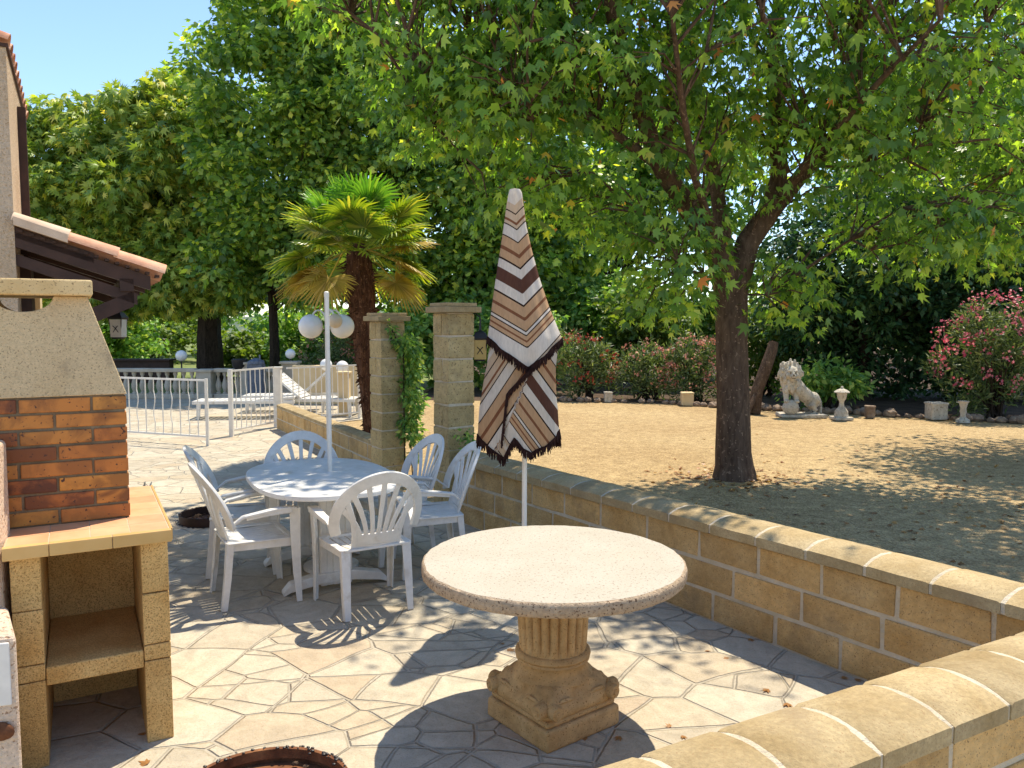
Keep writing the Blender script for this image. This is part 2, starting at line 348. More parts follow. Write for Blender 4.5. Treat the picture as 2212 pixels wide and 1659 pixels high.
# ------------------------------------------------------------ foliage
def rot_frames(n, tip, nrm):
    """orthonormal frames: y along tip, z along normal"""
    y = tip / np.linalg.norm(tip, axis=1, keepdims=True)
    x = np.cross(y, nrm); x /= np.linalg.norm(x, axis=1, keepdims=True) + 1e-9
    z = np.cross(x, y)
    return np.stack([x, y, z], axis=2)
def leaf_object(name, pos, tip, nrm, size, shape, mat, parent=None):
    sv_, sf_ = shape; sv_ = np.array(sv_, float); n = len(pos)
    M = rot_frames(n, tip, nrm)
    loc = np.repeat(sv_[None], n, 0); loc[:, :, 2] *= rng.uniform(-.6, 2.6, n)[:, None]; loc[:, :, 0] *= rng.uniform(.7, 1.12, n)[:, None]
    V = np.einsum('nij,nkj->nki', M, loc) * size[:, None, None] + pos[:, None, :]
    k = len(sv_); offs = (np.arange(n) * k)[:, None]
    faces = []
    for L in sorted({len(f) for f in sf_}):
        fs = np.array([f for f in sf_ if len(f) == L])
        faces.append((offs[:, :, None] + fs[None]).reshape(-1, L))
    return np_mesh(name, V.reshape(-1, 3), faces, mat, parent)
# lobed plane-tree leaf: five pointed lobes, slight cup
def lobed():
    tips = [(-78, .50), (-40, .80), (0, 1.0), (40, .80), (78, .50)]
    P_ = [(0, 0, 0)]; ring = []
    angs = [(-112, .16)]
    for i, (a, r) in enumerate(tips):
        angs.append((a, r))
        if i < 4: angs.append(((a + tips[i + 1][0]) / 2, .40))
    angs.append((112, .16))
    for a, r in angs:
        x = math.sin(R(a)) * r * .62; y = math.cos(R(a)) * r * .62 + .12
        P_.append((x, y, -.30 * (abs(x)) ** 1.3 - .12 * y * y))
    n = len(angs); return P_, [(0, i + 1, i) for i in range(1, n)]
LOBED = lobed()
OVAL = ([(0, 0, 0), (-.27, .42, -.06), (0, 1, -.12), (.27, .42, -.06)], [(0, 3, 2), (0, 2, 1)])
BROAD = ([(0, 0, 0), (-.40, .35, -.1), (-.2, .8, -.1), (0, .62, .0), (.12, 1.0, -.14), (.42, .4, -.1)], [(0, 5, 3), (5, 4, 3), (0, 3, 1), (1, 3, 2)])
NARROW = ([(0, 0, 0), (-.09, .4, 0), (0, 1, -.1), (.09, .4, 0)], [(0, 3, 2), (0, 2, 1)])
PALMATE = ([(0, 0, 0), (-.55, .35, -.12), (-.22, .36, 0), (-.32, .85, -.15), (-.08, .5, 0), (.05, 1.0, -.18), (.12, .5, 0), (.42, .78, -.15), (.25, .32, 0), (.58, .25, -.12)],
           [(0, 2, 1), (0, 4, 3, 2), (0, 6, 5, 4), (0, 8, 7, 6), (0, 9, 8)])
FLOWER = ([(0, 0, 0)] + [(math.cos(k * 2 * math.pi / 10) * (1 if k % 2 else .55), math.sin(k * 2 * math.pi / 10) * (1 if k % 2 else .55), .15) for k in range(10)],
          [(0, 1 + k, 1 + (k + 1) % 10) for k in range(10)])
def rnd_dirs(n):
    d = rng.normal(size=(n, 3)); return d / np.linalg.norm(d, axis=1, keepdims=True)
def clump_leaves(cl, rad, per, size, droop=.4, flat=.75, upn=.8):
    """cl (m,3) clump centres, rad (m,) radii -> pos, tip, nrm, size"""
    m = len(cl); n = m * per
    c = np.repeat(cl, per, 0); r = np.repeat(rad, per)
    d = rnd_dirs(n); q = rng.random(n) ** .55
    pos = c + d * (r * q)[:, None] * np.array([1, 1, flat])
    tip = d * np.array([1, 1, .5]) + rng.normal(size=(n, 3)) * .45 + np.array([0, 0, -droop])
    nrm = rng.normal(size=(n, 3)) * .55 + np.array([0, 0, upn]) + d * .35
    s = size * rng.uniform(.65, 1.25, n)
    return pos, tip, nrm, s
def ellipsoid_clumps(c, r, m, inner=.45, power=1.0, low=-1.0):
    d = rnd_dirs(int(m * 1.8)); d = d[d[:, 2] > low][:m]
    q = inner + (1 - inner) * rng.random(len(d)) ** power
    q = np.where((rng.random(len(d)) < .16) & (q > .8), q * rng.uniform(1.05, 1.22, len(d)), q)
    return np.array(c) + d * np.array(r) * q[:, None]
def branchy(mb, p0, p1, r0, r1, n=6, wob=.12, sag=0):
    p0, p1 = Vector(p0), Vector(p1); L = (p1 - p0).length; pts = []; rad = []
    for i in range(n + 1):
        t = i / n; p = p0.lerp(p1, t)
        if 0 < i < n: p += Vector([random.uniform(-1, 1) * wob * L * .3 for _ in range(3)])
        p.z += sag * math.sin(math.pi * t) * L
        pts.append(p); rad.append(r0 + (r1 - r0) * t)
    mb.tube(pts, rad, 6); return pts
def tree(name, base, trunk_h, tr, blobs, label, cat, group, mat, bark, shape=BROAD, lsize=.18, per=60, crad=(.5, .9), droop=.35, limbs=9, lean=(0, 0), density=1.0, inner=.5, flat=.7):
    """blobs: [(centre, radii, clumps)] world coordinates"""
    root = empty(name, base, 0, label, cat, group); bx, by, bz = base
    mb = MB(); top = Vector((lean[0], lean[1], trunk_h))
    mb.lathe([(tr * 1.35, -.05), (tr * 1.12, .15), (tr, .5)], n=12, cap=False, rf=lambda a, z: 1 + .08 * math.sin(a * 5))
    pts = branchy(mb, (0, 0, .45), top, tr, tr * .7, 5, .03)
    C = []; Rr = []
    for (c, r, m) in blobs:
        cc = ellipsoid_clumps(np.array(c) - np.array(base), r, int(m * density), inner); C.append(cc); Rr.append(rng.uniform(crad[0], crad[1], len(cc)))
    C = np.concatenate(C); Rr = np.concatenate(Rr)
    order = rng.permutation(len(C))[:limbs * 6]
    for i, k in enumerate(order):
        s = pts[random.choice([3, 4, 5])] if i >= 1 else top
        mid = s.lerp(Vector(C[k]), .5) + Vector((0, 0, .35))
        rr = tr * (.42 if i < limbs else .14)
        mb.tube([s, mid, Vector(C[k])], [rr, rr * .55, rr * .15], 5)
    mb.build('trunk', bark, root, smooth=True)
    pos, tip, nrm, s = clump_leaves(C, Rr, per, lsize, droop, flat)
    leaf_object('crown', pos, tip, nrm, s, shape, mat, root)
    return root

# ------------------------------------------------------------ ground
def sheet(name, poly, z, mat, sub=None):
    mb = MB(); mb.add([(x, y, z) for x, y in poly], [tuple(range(len(poly)))])
    return tag(mb.build(name, mat), kind='structure')
wd = Vector((.575, -.818, 0)).normalized()          # run of the low garden wall
wnrm = Vector((wd.y * -1, wd.x, 0)) * 1.0           # towards the garden (right / away)
if wnrm.x < 0: wnrm = -wnrm
WA = Vector((.98, 5.0, 0))                          # a point on the patio face of that wall
def onwall(t, off=0, z=0): return WA + wd * t + wnrm * off + Vector((0, 0, z))
sheet('ground', [(-400, -60), (400, -60), (400, 600), (-400, 600)], -.012, MAT['gravel'])
sw0, sw1 = Vector((-1.50, 8.95, 0)), Vector((-4.08, 13.55, 0))
pv = [(-22, -4), (3.9, -4), tuple(onwall(2.4, .2)[:2]), tuple(onwall(-4.3, .2)[:2]), tuple((sw0 + Vector((.1, .05, 0)))[:2]), tuple(sw1[:2]), (-2.6, 15.2), (-2.2, 19.6), (-22, 19.6)]
sheet('patio', pv, 0, MAT['paving'])
sheet('soil_bed', [(1.0, 18.6), (3.2, 18.2), (4.9, 16.9), (6.3, 16.2), (9.4, 14.35), (16, 11.0), (60, 11), (60, 60), (-2.3, 60), (-2.3, 18.9)], -.006, MAT['soil'])
sheet('meadow', [(-70, 19.9), (-2.6, 19.9), (-2.6, 61), (-4, 90), (-70, 90)], -.006, MAT['grass'])
hv = []; hf = []
nx, ny = 60, 14
for j in range(ny):
    for i in range(nx):
        x = -260 + 520 * i / (nx - 1); y = 95 + 240 * j / (ny - 1)
        h = (j / (ny - 1)) ** 1.1 * 9 * (1 + .35 * math.sin(x * .021 + 1) + .15 * math.sin(x * .07)) - .2
        hv.append((x, y, h))
for j in range(ny - 1):
    for i in range(nx - 1): hf.append((j * nx + i, j * nx + i + 1, (j + 1) * nx + i + 1, (j + 1) * nx + i))
tag(np_mesh('hills', hv, np.array(hf), MAT['hill'], smooth=True), kind='structure')

# ------------------------------------------------------------ stone walls
def course_blocks(mb, M, length, thick, z0, h, blen, off, joint=.022, jit=.0035, end=True):
    x = -off; first = True
    while x < length - .02:
        L = blen * random.uniform(.92, 1.08); a = max(x, 0) + joint / 2; b = min(x + L, length) - joint / 2
        if b - a > .05:
            c = Vector(((a + b) / 2, thick / 2, z0 + h / 2))
            v0 = len(mb.v)
            mb.box((0, 0, 0), (b - a, thick, h - joint), jit=jit)
            for k in range(v0, len(mb.v)): mb.v[k] = tuple(M @ (Vector(mb.v[k]) + c))
        x += L
def frame2(p0, d, left):
    """local x along d, local y along left"""
    d = Vector(d).normalized(); left = Vector(left).normalized()
    return Matrix(((d.x, left.x, 0, p0[0]), (d.y, left.y, 0, p0[1]), (0, 0, 1, p0[2] if len(p0) > 2 else 0), (0, 0, 0, 1)))
def crowned_coping(mb, jb, M, length, y0, y1, z0, edge, crown, slen, joint=.017):
    """rounded coping stones; jb gets the mortar"""
    n = 9
    def prof(shr):
        w = (y1 - y0) / 2 - shr; c = (y0 + y1) / 2; pts = [(c - w, z0 + shr * .3)]
        for i in range(n):
            a = -1 + 2 * i / (n - 1); pts.append((c + a * w, z0 + edge + crown * (1 - abs(a) ** 2.2) - shr))
        pts.append((c + w, z0 + shr * .3)); return pts
    def seg(b, a0, a1, shr, jz=0):
        pr = prof(shr); k = len(pr)
        cuts = [a0, a0 + .012, (a0 + a1) / 2, a1 - .012, a1]; vs = []; fs = []
        for ci, x in enumerate(cuts):
            dz = -.006 if ci in (0, 4) else 0
            for (y, z) in pr:
                q = random.uniform(-1, 1) * jz
                vs.append(M @ Vector((x + q, y, z + (dz if z > z0 + .01 else 0) + q)))
        for ci in range(4):
            for i in range(k):
                i2 = (i + 1) % k; fs.append((ci * k + i, ci * k + i2, (ci + 1) * k + i2, (ci + 1) * k + i))
        fs.append(tuple(range(k - 1, -1, -1))); fs.append(tuple(4 * k + i for i in range(k)))
        b.add(vs, fs)
    x = 0
    while x < length:
        L = slen * random.uniform(.93, 1.07); e = min(x + L, length)
        if e - x > .07: seg(mb, x + joint / 2, e - joint / 2, 0, .0018)
        x += L
    seg(jb, .02, length - .02, .005)
wroot_label = 'long low sandstone block wall with rounded coping between patio and gravel garden'
def low_wall(name, p0, d, side, length, courses, ch, thick, coping, label, z0=0, blen=.43, slen=.33, cw=.04, edge=.055, crown=.035):
    root = empty(name, (0, 0, 0), 0, label, 'wall'); M = frame2(p0, d, side)
    mb = MB()
    for k in range(courses): course_blocks(mb, M, length, thick, z0 + k * ch, ch, blen, (k % 2) * blen * .5 + .07 * k)
    mb.build('blocks', MAT['block'], root, bevel=.006)
    jb = MB(); v0 = 0; jb.box((length / 2, thick / 2, z0 + courses * ch / 2), (length - .012, thick - .012, courses * ch))
    jb.v = [tuple(M @ Vector(v)) for v in jb.v]; jb.build('mortar', MAT['mortar'], root)
    if coping:
        c = MB(); j = MB(); crowned_coping(c, j, M, length, -cw, thick + cw, z0 + courses * ch + .002, edge, crown, slen)
        c.build('coping', MAT['coping'], root, smooth=True); j.build('coping_mortar', MAT['mortar'], root, smooth=True)
    return root
low_wall('garden_wall', tuple(onwall(-2.55)), wd, wnrm, 5.35, 3, .183, .26, True, wroot_label)
nd = Vector((.88, .474, 0)).normalized(); nn = Vector((nd.y, -nd.x, 0))
low_wall('garden_wall', (-.42, 1.645, 0), nd, nn, 2.98, 3, .183, .24, True, 'nearest low sandstone wall with worn rounded coping across the lower right corner', blen=.40, slen=.30)
sd = (sw1 - sw0).normalized(); sn = Vector((sd.y, -sd.x, 0)); sn = sn if sn.x > 0 else -sn
low_wall('garden_wall', tuple(sw0), sd, sn, (sw1 - sw0).length, 2, .19, .22, True, 'short yellow block wall with uneven rubble top running from the tall pillar to the white gate post', blen=.36, slen=.22, edge=.04, crown=.02, cw=.0)

def pillar(loc, h, s, label):
    root = empty('stone_pillar', (loc[0], loc[1], 0), 0, label, 'pillar', 'pair of tall stone gate pillars')
    M = frame2((0, 0, 0), wd, wnrm); mb = MB(); ch = .205; n = int(round(h / ch)); ch = h / n
    for k in range(n):
        parts = [(-s / 2, s / 2)] if k % 2 else [(-s / 2, .02), (.02, s / 2)]
        sl = 1 + .0 * k
        for a, b in parts:
            c = M @ Vector(((a + b) / 2, 0, 0)); v0 = len(mb.v)
            mb.box((0, 0, 0), (b - a - .006, s - .0, ch - .016), jit=.006)
            for q in range(v0, len(mb.v)): mb.v[q] = tuple(M @ (Vector(mb.v[q]) + Vector(((a + b) / 2, 0, (k + .5) * ch))))
    mb.build('blocks', MAT['pillarstone'], root, bevel=.008)
    jb = MB(); jb.box((0, 0, h / 2), (s - .022, s - .022, h)); jb.v = [tuple(M @ Vector(v)) for v in jb.v]; jb.build('mortar', MAT['mortar'], root)
    cb = MB(); cb.box((0, 0, h + .03), (s + .10, s + .10, .055)); cb.box((0, 0, h + .076), (s + .04, s + .04, .035))
    cb.v = [tuple(M @ Vector(v)) for v in cb.v]; cb.build('capstone', MAT['coping'], root, bevel=.006)
    return root
pillar((-1.42, 8.95), 1.84, .30, 'left and farther stone block pillar with creeper hanging over its face')
pillar((-.55, 7.40), 1.91, .285, 'right and nearer stone block pillar of rough split blocks beside the striped parasol')

# ------------------------------------------------------------ round stone table
def stone_table():
    root = empty('stone_table', (.185, 3.475, 0), 0, 'round pale stone table on a fluted capital pedestal', 'table')
    n = 120; mb = MB(); rr = .590; ztop = .753; th = .058
    chip = [random.gauss(0, .0016) for _ in range(n)]
    vs = []; rings = [(rr - .012, ztop), (rr - .003, ztop - .006), (rr, ztop - .016), (rr, ztop - th + .01), (rr - .008, ztop - th)]
    for j, (r, z) in enumerate(rings):
        for k in range(n):
            a = 2 * math.pi * k / n; q = r + chip[k] * (1 if j < 3 else .6) + random.gauss(0, .0008); vs.append((q * math.cos(a), q * math.sin(a), z))
    fs = []
    for j in range(4):
        for k in range(n): fs.append((j * n + k, j * n + (k + 1) % n, (j + 1) * n + (k + 1) % n, (j + 1) * n + k))
    fs.append(tuple(4 * n + k for k in range(n))); mb.add(vs, fs)
    mb.build('rim', MAT['tablerim'], root, smooth=True)
    t = MB(); t.add([(x, y, z + .0004) for x, y, z in vs[:n]], [tuple(range(n))]); t.build('tabletop', MAT['tabletop'], root)
    ang = math.atan2(.27, .35)
    ped = empty_part = None
    col = MB()
    fl = lambda a, z: 1 - .13 * (1 - abs(math.sin(a * 11))) ** 1.3 * min(1, (z - .35) / .03) if .352 < z else 1
    prof = [(.148, .315), (.150, .34), (.151, .35), (.154, .375), (.156, .40), (.160, .47), (.166, .57), (.172, .68), (.174, .699)]
    col.lathe(prof, n=220, rf=fl)
    col.build('fluted_drum', MAT['pedestal'], root, smooth=True)
    b = MB(); b.lathe([(.150, .31), (.164, .315), (.172, .325), (.169, .338), (.156, .347)], n=48)
    b.lathe([(.185, .232), (.182, .240), (.172, .25), (.161, .264), (.157, .28), (.160, .296), (.168, .305), (.164, .314)], n=48)
    b.build('ring_moulding', MAT['pedestal'], root, smooth=True)
    # leafy capital: circle blending into a rounded square with curling corners
    c = MB(); N = 96; prof = [(0, .243, .182), (.10, .240, .196), (.2, .228, .200), (.4, .212, .206), (.62, .196, .218), (.85, .178, .230), (1, .160, .238), (1, .138, .238), (.96, .124, .225)]
    vs = []; fs = []
    for (sq, z, r) in prof:
        for k in range(N):
            a = 2 * math.pi * k / N; ca, sa = abs(math.cos(a)), abs(math.sin(a)); p = 2 + 4 * sq
            q = (ca ** p + sa ** p) ** (-1 / p)
            corner = abs(math.sin(2 * a)) ** 6
            leaf = .010 * math.sin(a * 16) * (.2 + .8 * corner) * math.sin(math.pi * min(1, sq + .1))
            bulge = .022 * corner * math.sin(math.pi * sq) - .020 * (1 - abs(math.sin(2 * a))) ** 2 * math.sin(math.pi * sq)
            rad = r * q * .90 + leaf + bulge
            vs.append((rad * math.cos(a + ang), rad * math.sin(a + ang), z))
    for j in range(len(prof) - 1):
        for k in range(N): fs.append((j * N + k, j * N + (k + 1) % N, (j + 1) * N + (k + 1) % N, (j + 1) * N + k))
    fs.append(tuple(range(N))); fs.append(tuple((len(prof) - 1) * N + k for k in range(N))); c.add(vs, fs)
    m = Matrix.Rotation(ang, 3, 'Z')
    for k in range(4):
        for sgn in (-1, 1):      # volutes at each corner
            d = Matrix.Rotation(math.pi / 4 + k * math.pi / 2, 3, 'Z'); p = m @ d @ Vector((.274, .038 * sgn, .168))
            ax = m @ d @ Matrix.Rotation(sgn * R(38), 3, 'Z') @ Matrix.Rotation(R(90), 3, 'Y')
            c.lathe([(.006, .018), (.012, .020), (.014, .014), (.027, .014), (.033, .006), (.033, -.03)], c=p, n=18, ax=ax)
        for q in range(-3, 4):   # shell ribs between the volutes
            d = Matrix.Rotation(math.pi / 4 + k * math.pi / 2, 3, 'Z')
            a0 = m @ d @ Vector((.262, q * .0055, .175)); a1 = m @ d @ Vector((.248 - abs(q) * .002, q * .011, .208 - abs(q) * .003))
            c.tube([a0, a0.lerp(a1, .5) + Vector((0, 0, .002)), a1], [.003, .0045, .003], 6)
        # sprig scrolls along each face
        d2 = Matrix.Rotation(k * math.pi / 2, 3, 'Z')
        for sgn in (-1, 1):
            c.tube([m @ d2 @ Vector((.205 - .02 * abs(1 - i / 4), sgn * (.03 + .035 * i / 2), .165 + .035 * math.sin(i / 8 * math.pi))) for i in range(9)], [.006 + .004 * math.sin(i / 8 * math.pi) for i in range(9)], 6)
    c.build('leaf_capital', MAT['pedestal'], root, smooth=True)
    p = MB(); p.box((0, 0, .047), (.43, .43, .095), rz=ang, jit=.003); p.box((0, 0, .109), (.405, .405, .03), rz=ang)
    p.build('plinth', MAT['pedestal'], root, bevel=.018, seg=3)
stone_table()

# ------------------------------------------------------------ barbecue
bq0 = Vector((-1.48, 3.32, 0)); bu = Vector((-math.cos(.503), -math.sin(.503), 0)); bv = Vector((-math.sin(.503), math.cos(.503), 0))
def BL(a, b, z): return bq0 + bu * a + bv * b + Vector((0, 0, z))
bM = Matrix(((bu.x, bv.x, 0, bq0.x), (bu.y, bv.y, 0, bq0.y), (0, 0, 1, 0), (0, 0, 0, 1)))
def bbox(mb, a0, a1, b0, b1, z0, z1, jit=0):
    v0 = len(mb.v); mb.box(((a0 + a1) / 2, (b0 + b1) / 2, (z0 + z1) / 2), (a1 - a0, b1 - b0, z1 - z0), jit=jit)
    for k in range(v0, len(mb.v)): mb.v[k] = tuple(bM @ Vector(mb.v[k]))
def brick_mats():
    t = NT('firebrick'); co = t.coord(); isl = t.island()
    off = t.n('ShaderNodeVectorMath', operation='ADD'); t.l(co, off.inputs[0]); t.l(isl, off.inputs[1])
    base = t.ramp(isl, [(0, (.36, .10, .022)), (.35, (.50, .18, .035)), (.7, (.58, .25, .045)), (1, (.40, .11, .025))])
    burn = t.ramp(t.noise(7, 5, off.outputs[0], .55, .5), [(.40, (0, 0, 0)), (.55, (1, 1, 1))])
    lift = t.ramp(isl, [(0, (.95,) * 3), (.3, (.35,) * 3), (.55, (.8,) * 3), (.8, (.3,) * 3), (1, (1,) * 3)])
    col = t.mix(base, (.085, .024, .012), t.mix(burn, lift, 1.0, 'MULTIPLY'))
    sp = t.ramp(t.noise(60, 2, co), [(.31, (1, 1, 1)), (.36, (0, 0, 0))]); col = t.mix(col, (.07, .025, .015), sp)
    return t.pbr(col, .55, t.bump(t.noise(50, 4, co), .4, .004), .4)
MAT['brick'] = brick_mats()
MAT['bmortar'] = rough_mat('brick_mortar', (.15, .11, .07), (.25, .19, .12), 15, .95, 80, .8, .006)
MAT['ctile'] = rough_mat('orange_counter_tile', (.62, .29, .14), (.72, .42, .23), 7, .45, 60, .15, .002, isl=(.88, 1.1), spec=.5)
MAT['ctrim'] = rough_mat('ochre_edge_tile', (.56, .33, .10), (.64, .40, .15), 6, .4, 60, .1, .002, isl=(.92, 1.06), spec=.5)
def barbecue():
    root = empty('barbecue', (0, 0, 0), 0, 'built-in stone and brick barbecue with orange tiled shelf and tall hood', 'barbecue')
    W = .575; D = .92
    for a0 in (0.0, W - .105):
        pm = MB()
        for (z0, z1) in ((0, .36), (.364, .43), (.434, .655), (.659, .882)):
            bbox(pm, a0, a0 + .105, 0, D, z0, z1, jit=.001)
        pm.build('side_panel', MAT['bbqstone'], root, bevel=.004)
    k = MB(); bbox(k, .107, W - .107, .62, .70, 0.0, .882); k.build('back_panel', MAT['bbqstone'], root)
    sh = MB(); bbox(sh, .107, W - .107, .004, .62, .335, .412); sh.build('shelf', MAT['bbqstone'], root, bevel=.006)
    # tiled worktop
    ct = MB(); j = MB(); tr = MB(); z0, z1 = .885, .935; a0, a1, b0, b1 = -.014, W + .02, -.055, 1.0
    bbox(j, a0 + .004, a1 - .004, b0 + .004, b1 - .004, z0 + .002, z1 - .002)
    ts = .148; b = b0 + .03
    while b < b1:
        a = a0 + .008
        while a < a1:
            bbox(ct, a + .0015, min(a + ts, a1 - .004) - .0015, b + .0015, min(b + ts, b1 - .004) - .0015, z1 - .008, z1); a += ts
        b += ts
    a = a0
    while a < a1 - .02:
        e = min(a + .225, a1); bbox(tr, a + .0012, e - .0012, b0 - .006, b0 + .028, z0, z1 + .0015); a = e
    b = b0 + .03
    while b < b1 - .02:
        e = min(b + .225, b1); bbox(tr, a0 - .006, a0 + .006, b + .0012, e - .0012, z0, z1 + .0015); b = e
    wt = j.build('worktop', MAT['mortar'], root); ct.build('counter_tiles', MAT['ctile'], wt, bevel=.002); tr.build('edge_tiles', MAT['ctrim'], wt, bevel=.003)
    # brick firebox
    A0, A1, B0, B1, Z0, Z1 = .127, .66, .274, .80, .936, 1.49; ch = (Z1 - Z0) / 8
    br = MB(); L = .275
    for c in range(8):
        z = Z0 + c * ch; a = A0 - (0 if c % 2 else L * .5) ; rowoff = [0, .5][c % 2]
        a = A0; first = True
        while a < A1 - .01:
            l = L * (.5 if first and c % 2 == 1 else 1) * random.uniform(.985, 1.015); e = min(a + l, A1)
            dpt = random.uniform(-.002, .003)
            bbox(br, a + (.0 if first else .005), e - .005, B0 - dpt, B0 + .1, z + .005, z + ch - .006, jit=.0012); a = e; first = False
        b = B0 + .105
        while b < B1 - .01:
            e = min(b + L, B1); bbox(br, A0, A0 + .09, b + .005, e - .005, z + .005, z + ch - .006, jit=.001); b = e
    br.build('firebox_bricks', MAT['brick'], root, bevel=.004)
    mo = MB(); bbox(mo, A0 + .006, A1 - .006, B0 + .007, B1, Z0 + .001, Z1); mo.build('brick_joints', MAT['bmortar'], root)
    # hood: tapering, hollow, half-round vent under the cap at front and back
    hz0, hz1 = Z1 + .002, 1.925; ta0, ta1, tb0, tb1 = .262, .90, .34, .74; oa0, oa1, ob0, ob1 = A0 - .004, 1.06, B0 - .004, B1 + .004
    h = MB(); cx, cr = .505, .112
    def pl(a, z, bfront=True):   # point on front or back sloping face
        t = (z - hz0) / (hz1 - hz0); return a, (ob0 + (tb0 - ob0) * t) if bfront else (ob1 + (tb1 - ob1) * t), z
    for front in (True, False):
        out = [(oa0, hz0), (oa1, hz0), (ta1, hz1)]
        arc = [(cx + cr * math.cos(R(180 * i / 16)), hz1 - cr * .62 * math.sin(R(180 * i / 16))) for i in range(17)]
        poly = [bM @ Vector(pl(*p, front)) for p in out + arc] + [bM @ Vector(pl(ta0, hz1, front))]
        h.prism(poly, bv * (.035 if front else -.035))
    for (aa, ab) in ((oa0, ta0), (oa1, ta1)):
        poly = [bM @ Vector(p) for p in ((aa, ob0 + .03, hz0), (aa, ob1 - .03, hz0), (ab, tb1 - .03, hz1), (ab, tb0 + .03, hz1))]
        h.prism(poly, bu * (.035 if aa == oa0 else -.035))
    hood_o = h.build('hood', MAT['hood'], root, bevel=.004)
    cp = MB(); bbox(cp, ta0 - .02, .95, tb0 - .05, tb1 + .05, hz1 + .001, hz1 + .072, jit=.003); cp.build('hood_cap', MAT['capstone'], hood_o, bevel=.008)
barbecue()

# ------------------------------------------------------------ plastic armchair
def backpt(x, z, dn=0):
    y = -.185 - (z - .42) * .36 + .85 * x * x
    n = Vector((-1.7 * x, 1, .36)).normalized(); return Vector((x, y, z)) + n * dn
def flat_band(mb, c2, w, th=.007):
    """c2: (x,z) centre line on the curved back, w half widths"""
    m = len(c2); pts = []; ws = []; ts = []
    for i, (x, z) in enumerate(c2):
        a, b = c2[max(i - 1, 0)], c2[min(i + 1, m - 1)]; t = Vector((b[0] - a[0], b[1] - a[1])).normalized(); nx_, nz_ = -t.y, t.x
        p = backpt(x, z); q = backpt(x + nx_ * w[i], z + nz_ * w[i]); pts.append(p); ws.append(q - p)
        ts.append((backpt(x, z, th) - p))
    mb.band(pts, ws, ts)
def arch(s):   # s -1..1
    a = s * R(112); x = .262 * math.sin(a) * (1 + .04 * abs(s)); z = .625 + .262 * math.cos(a) if abs(s) < .8 else .625 + .262 * math.cos(a)
    return x, z
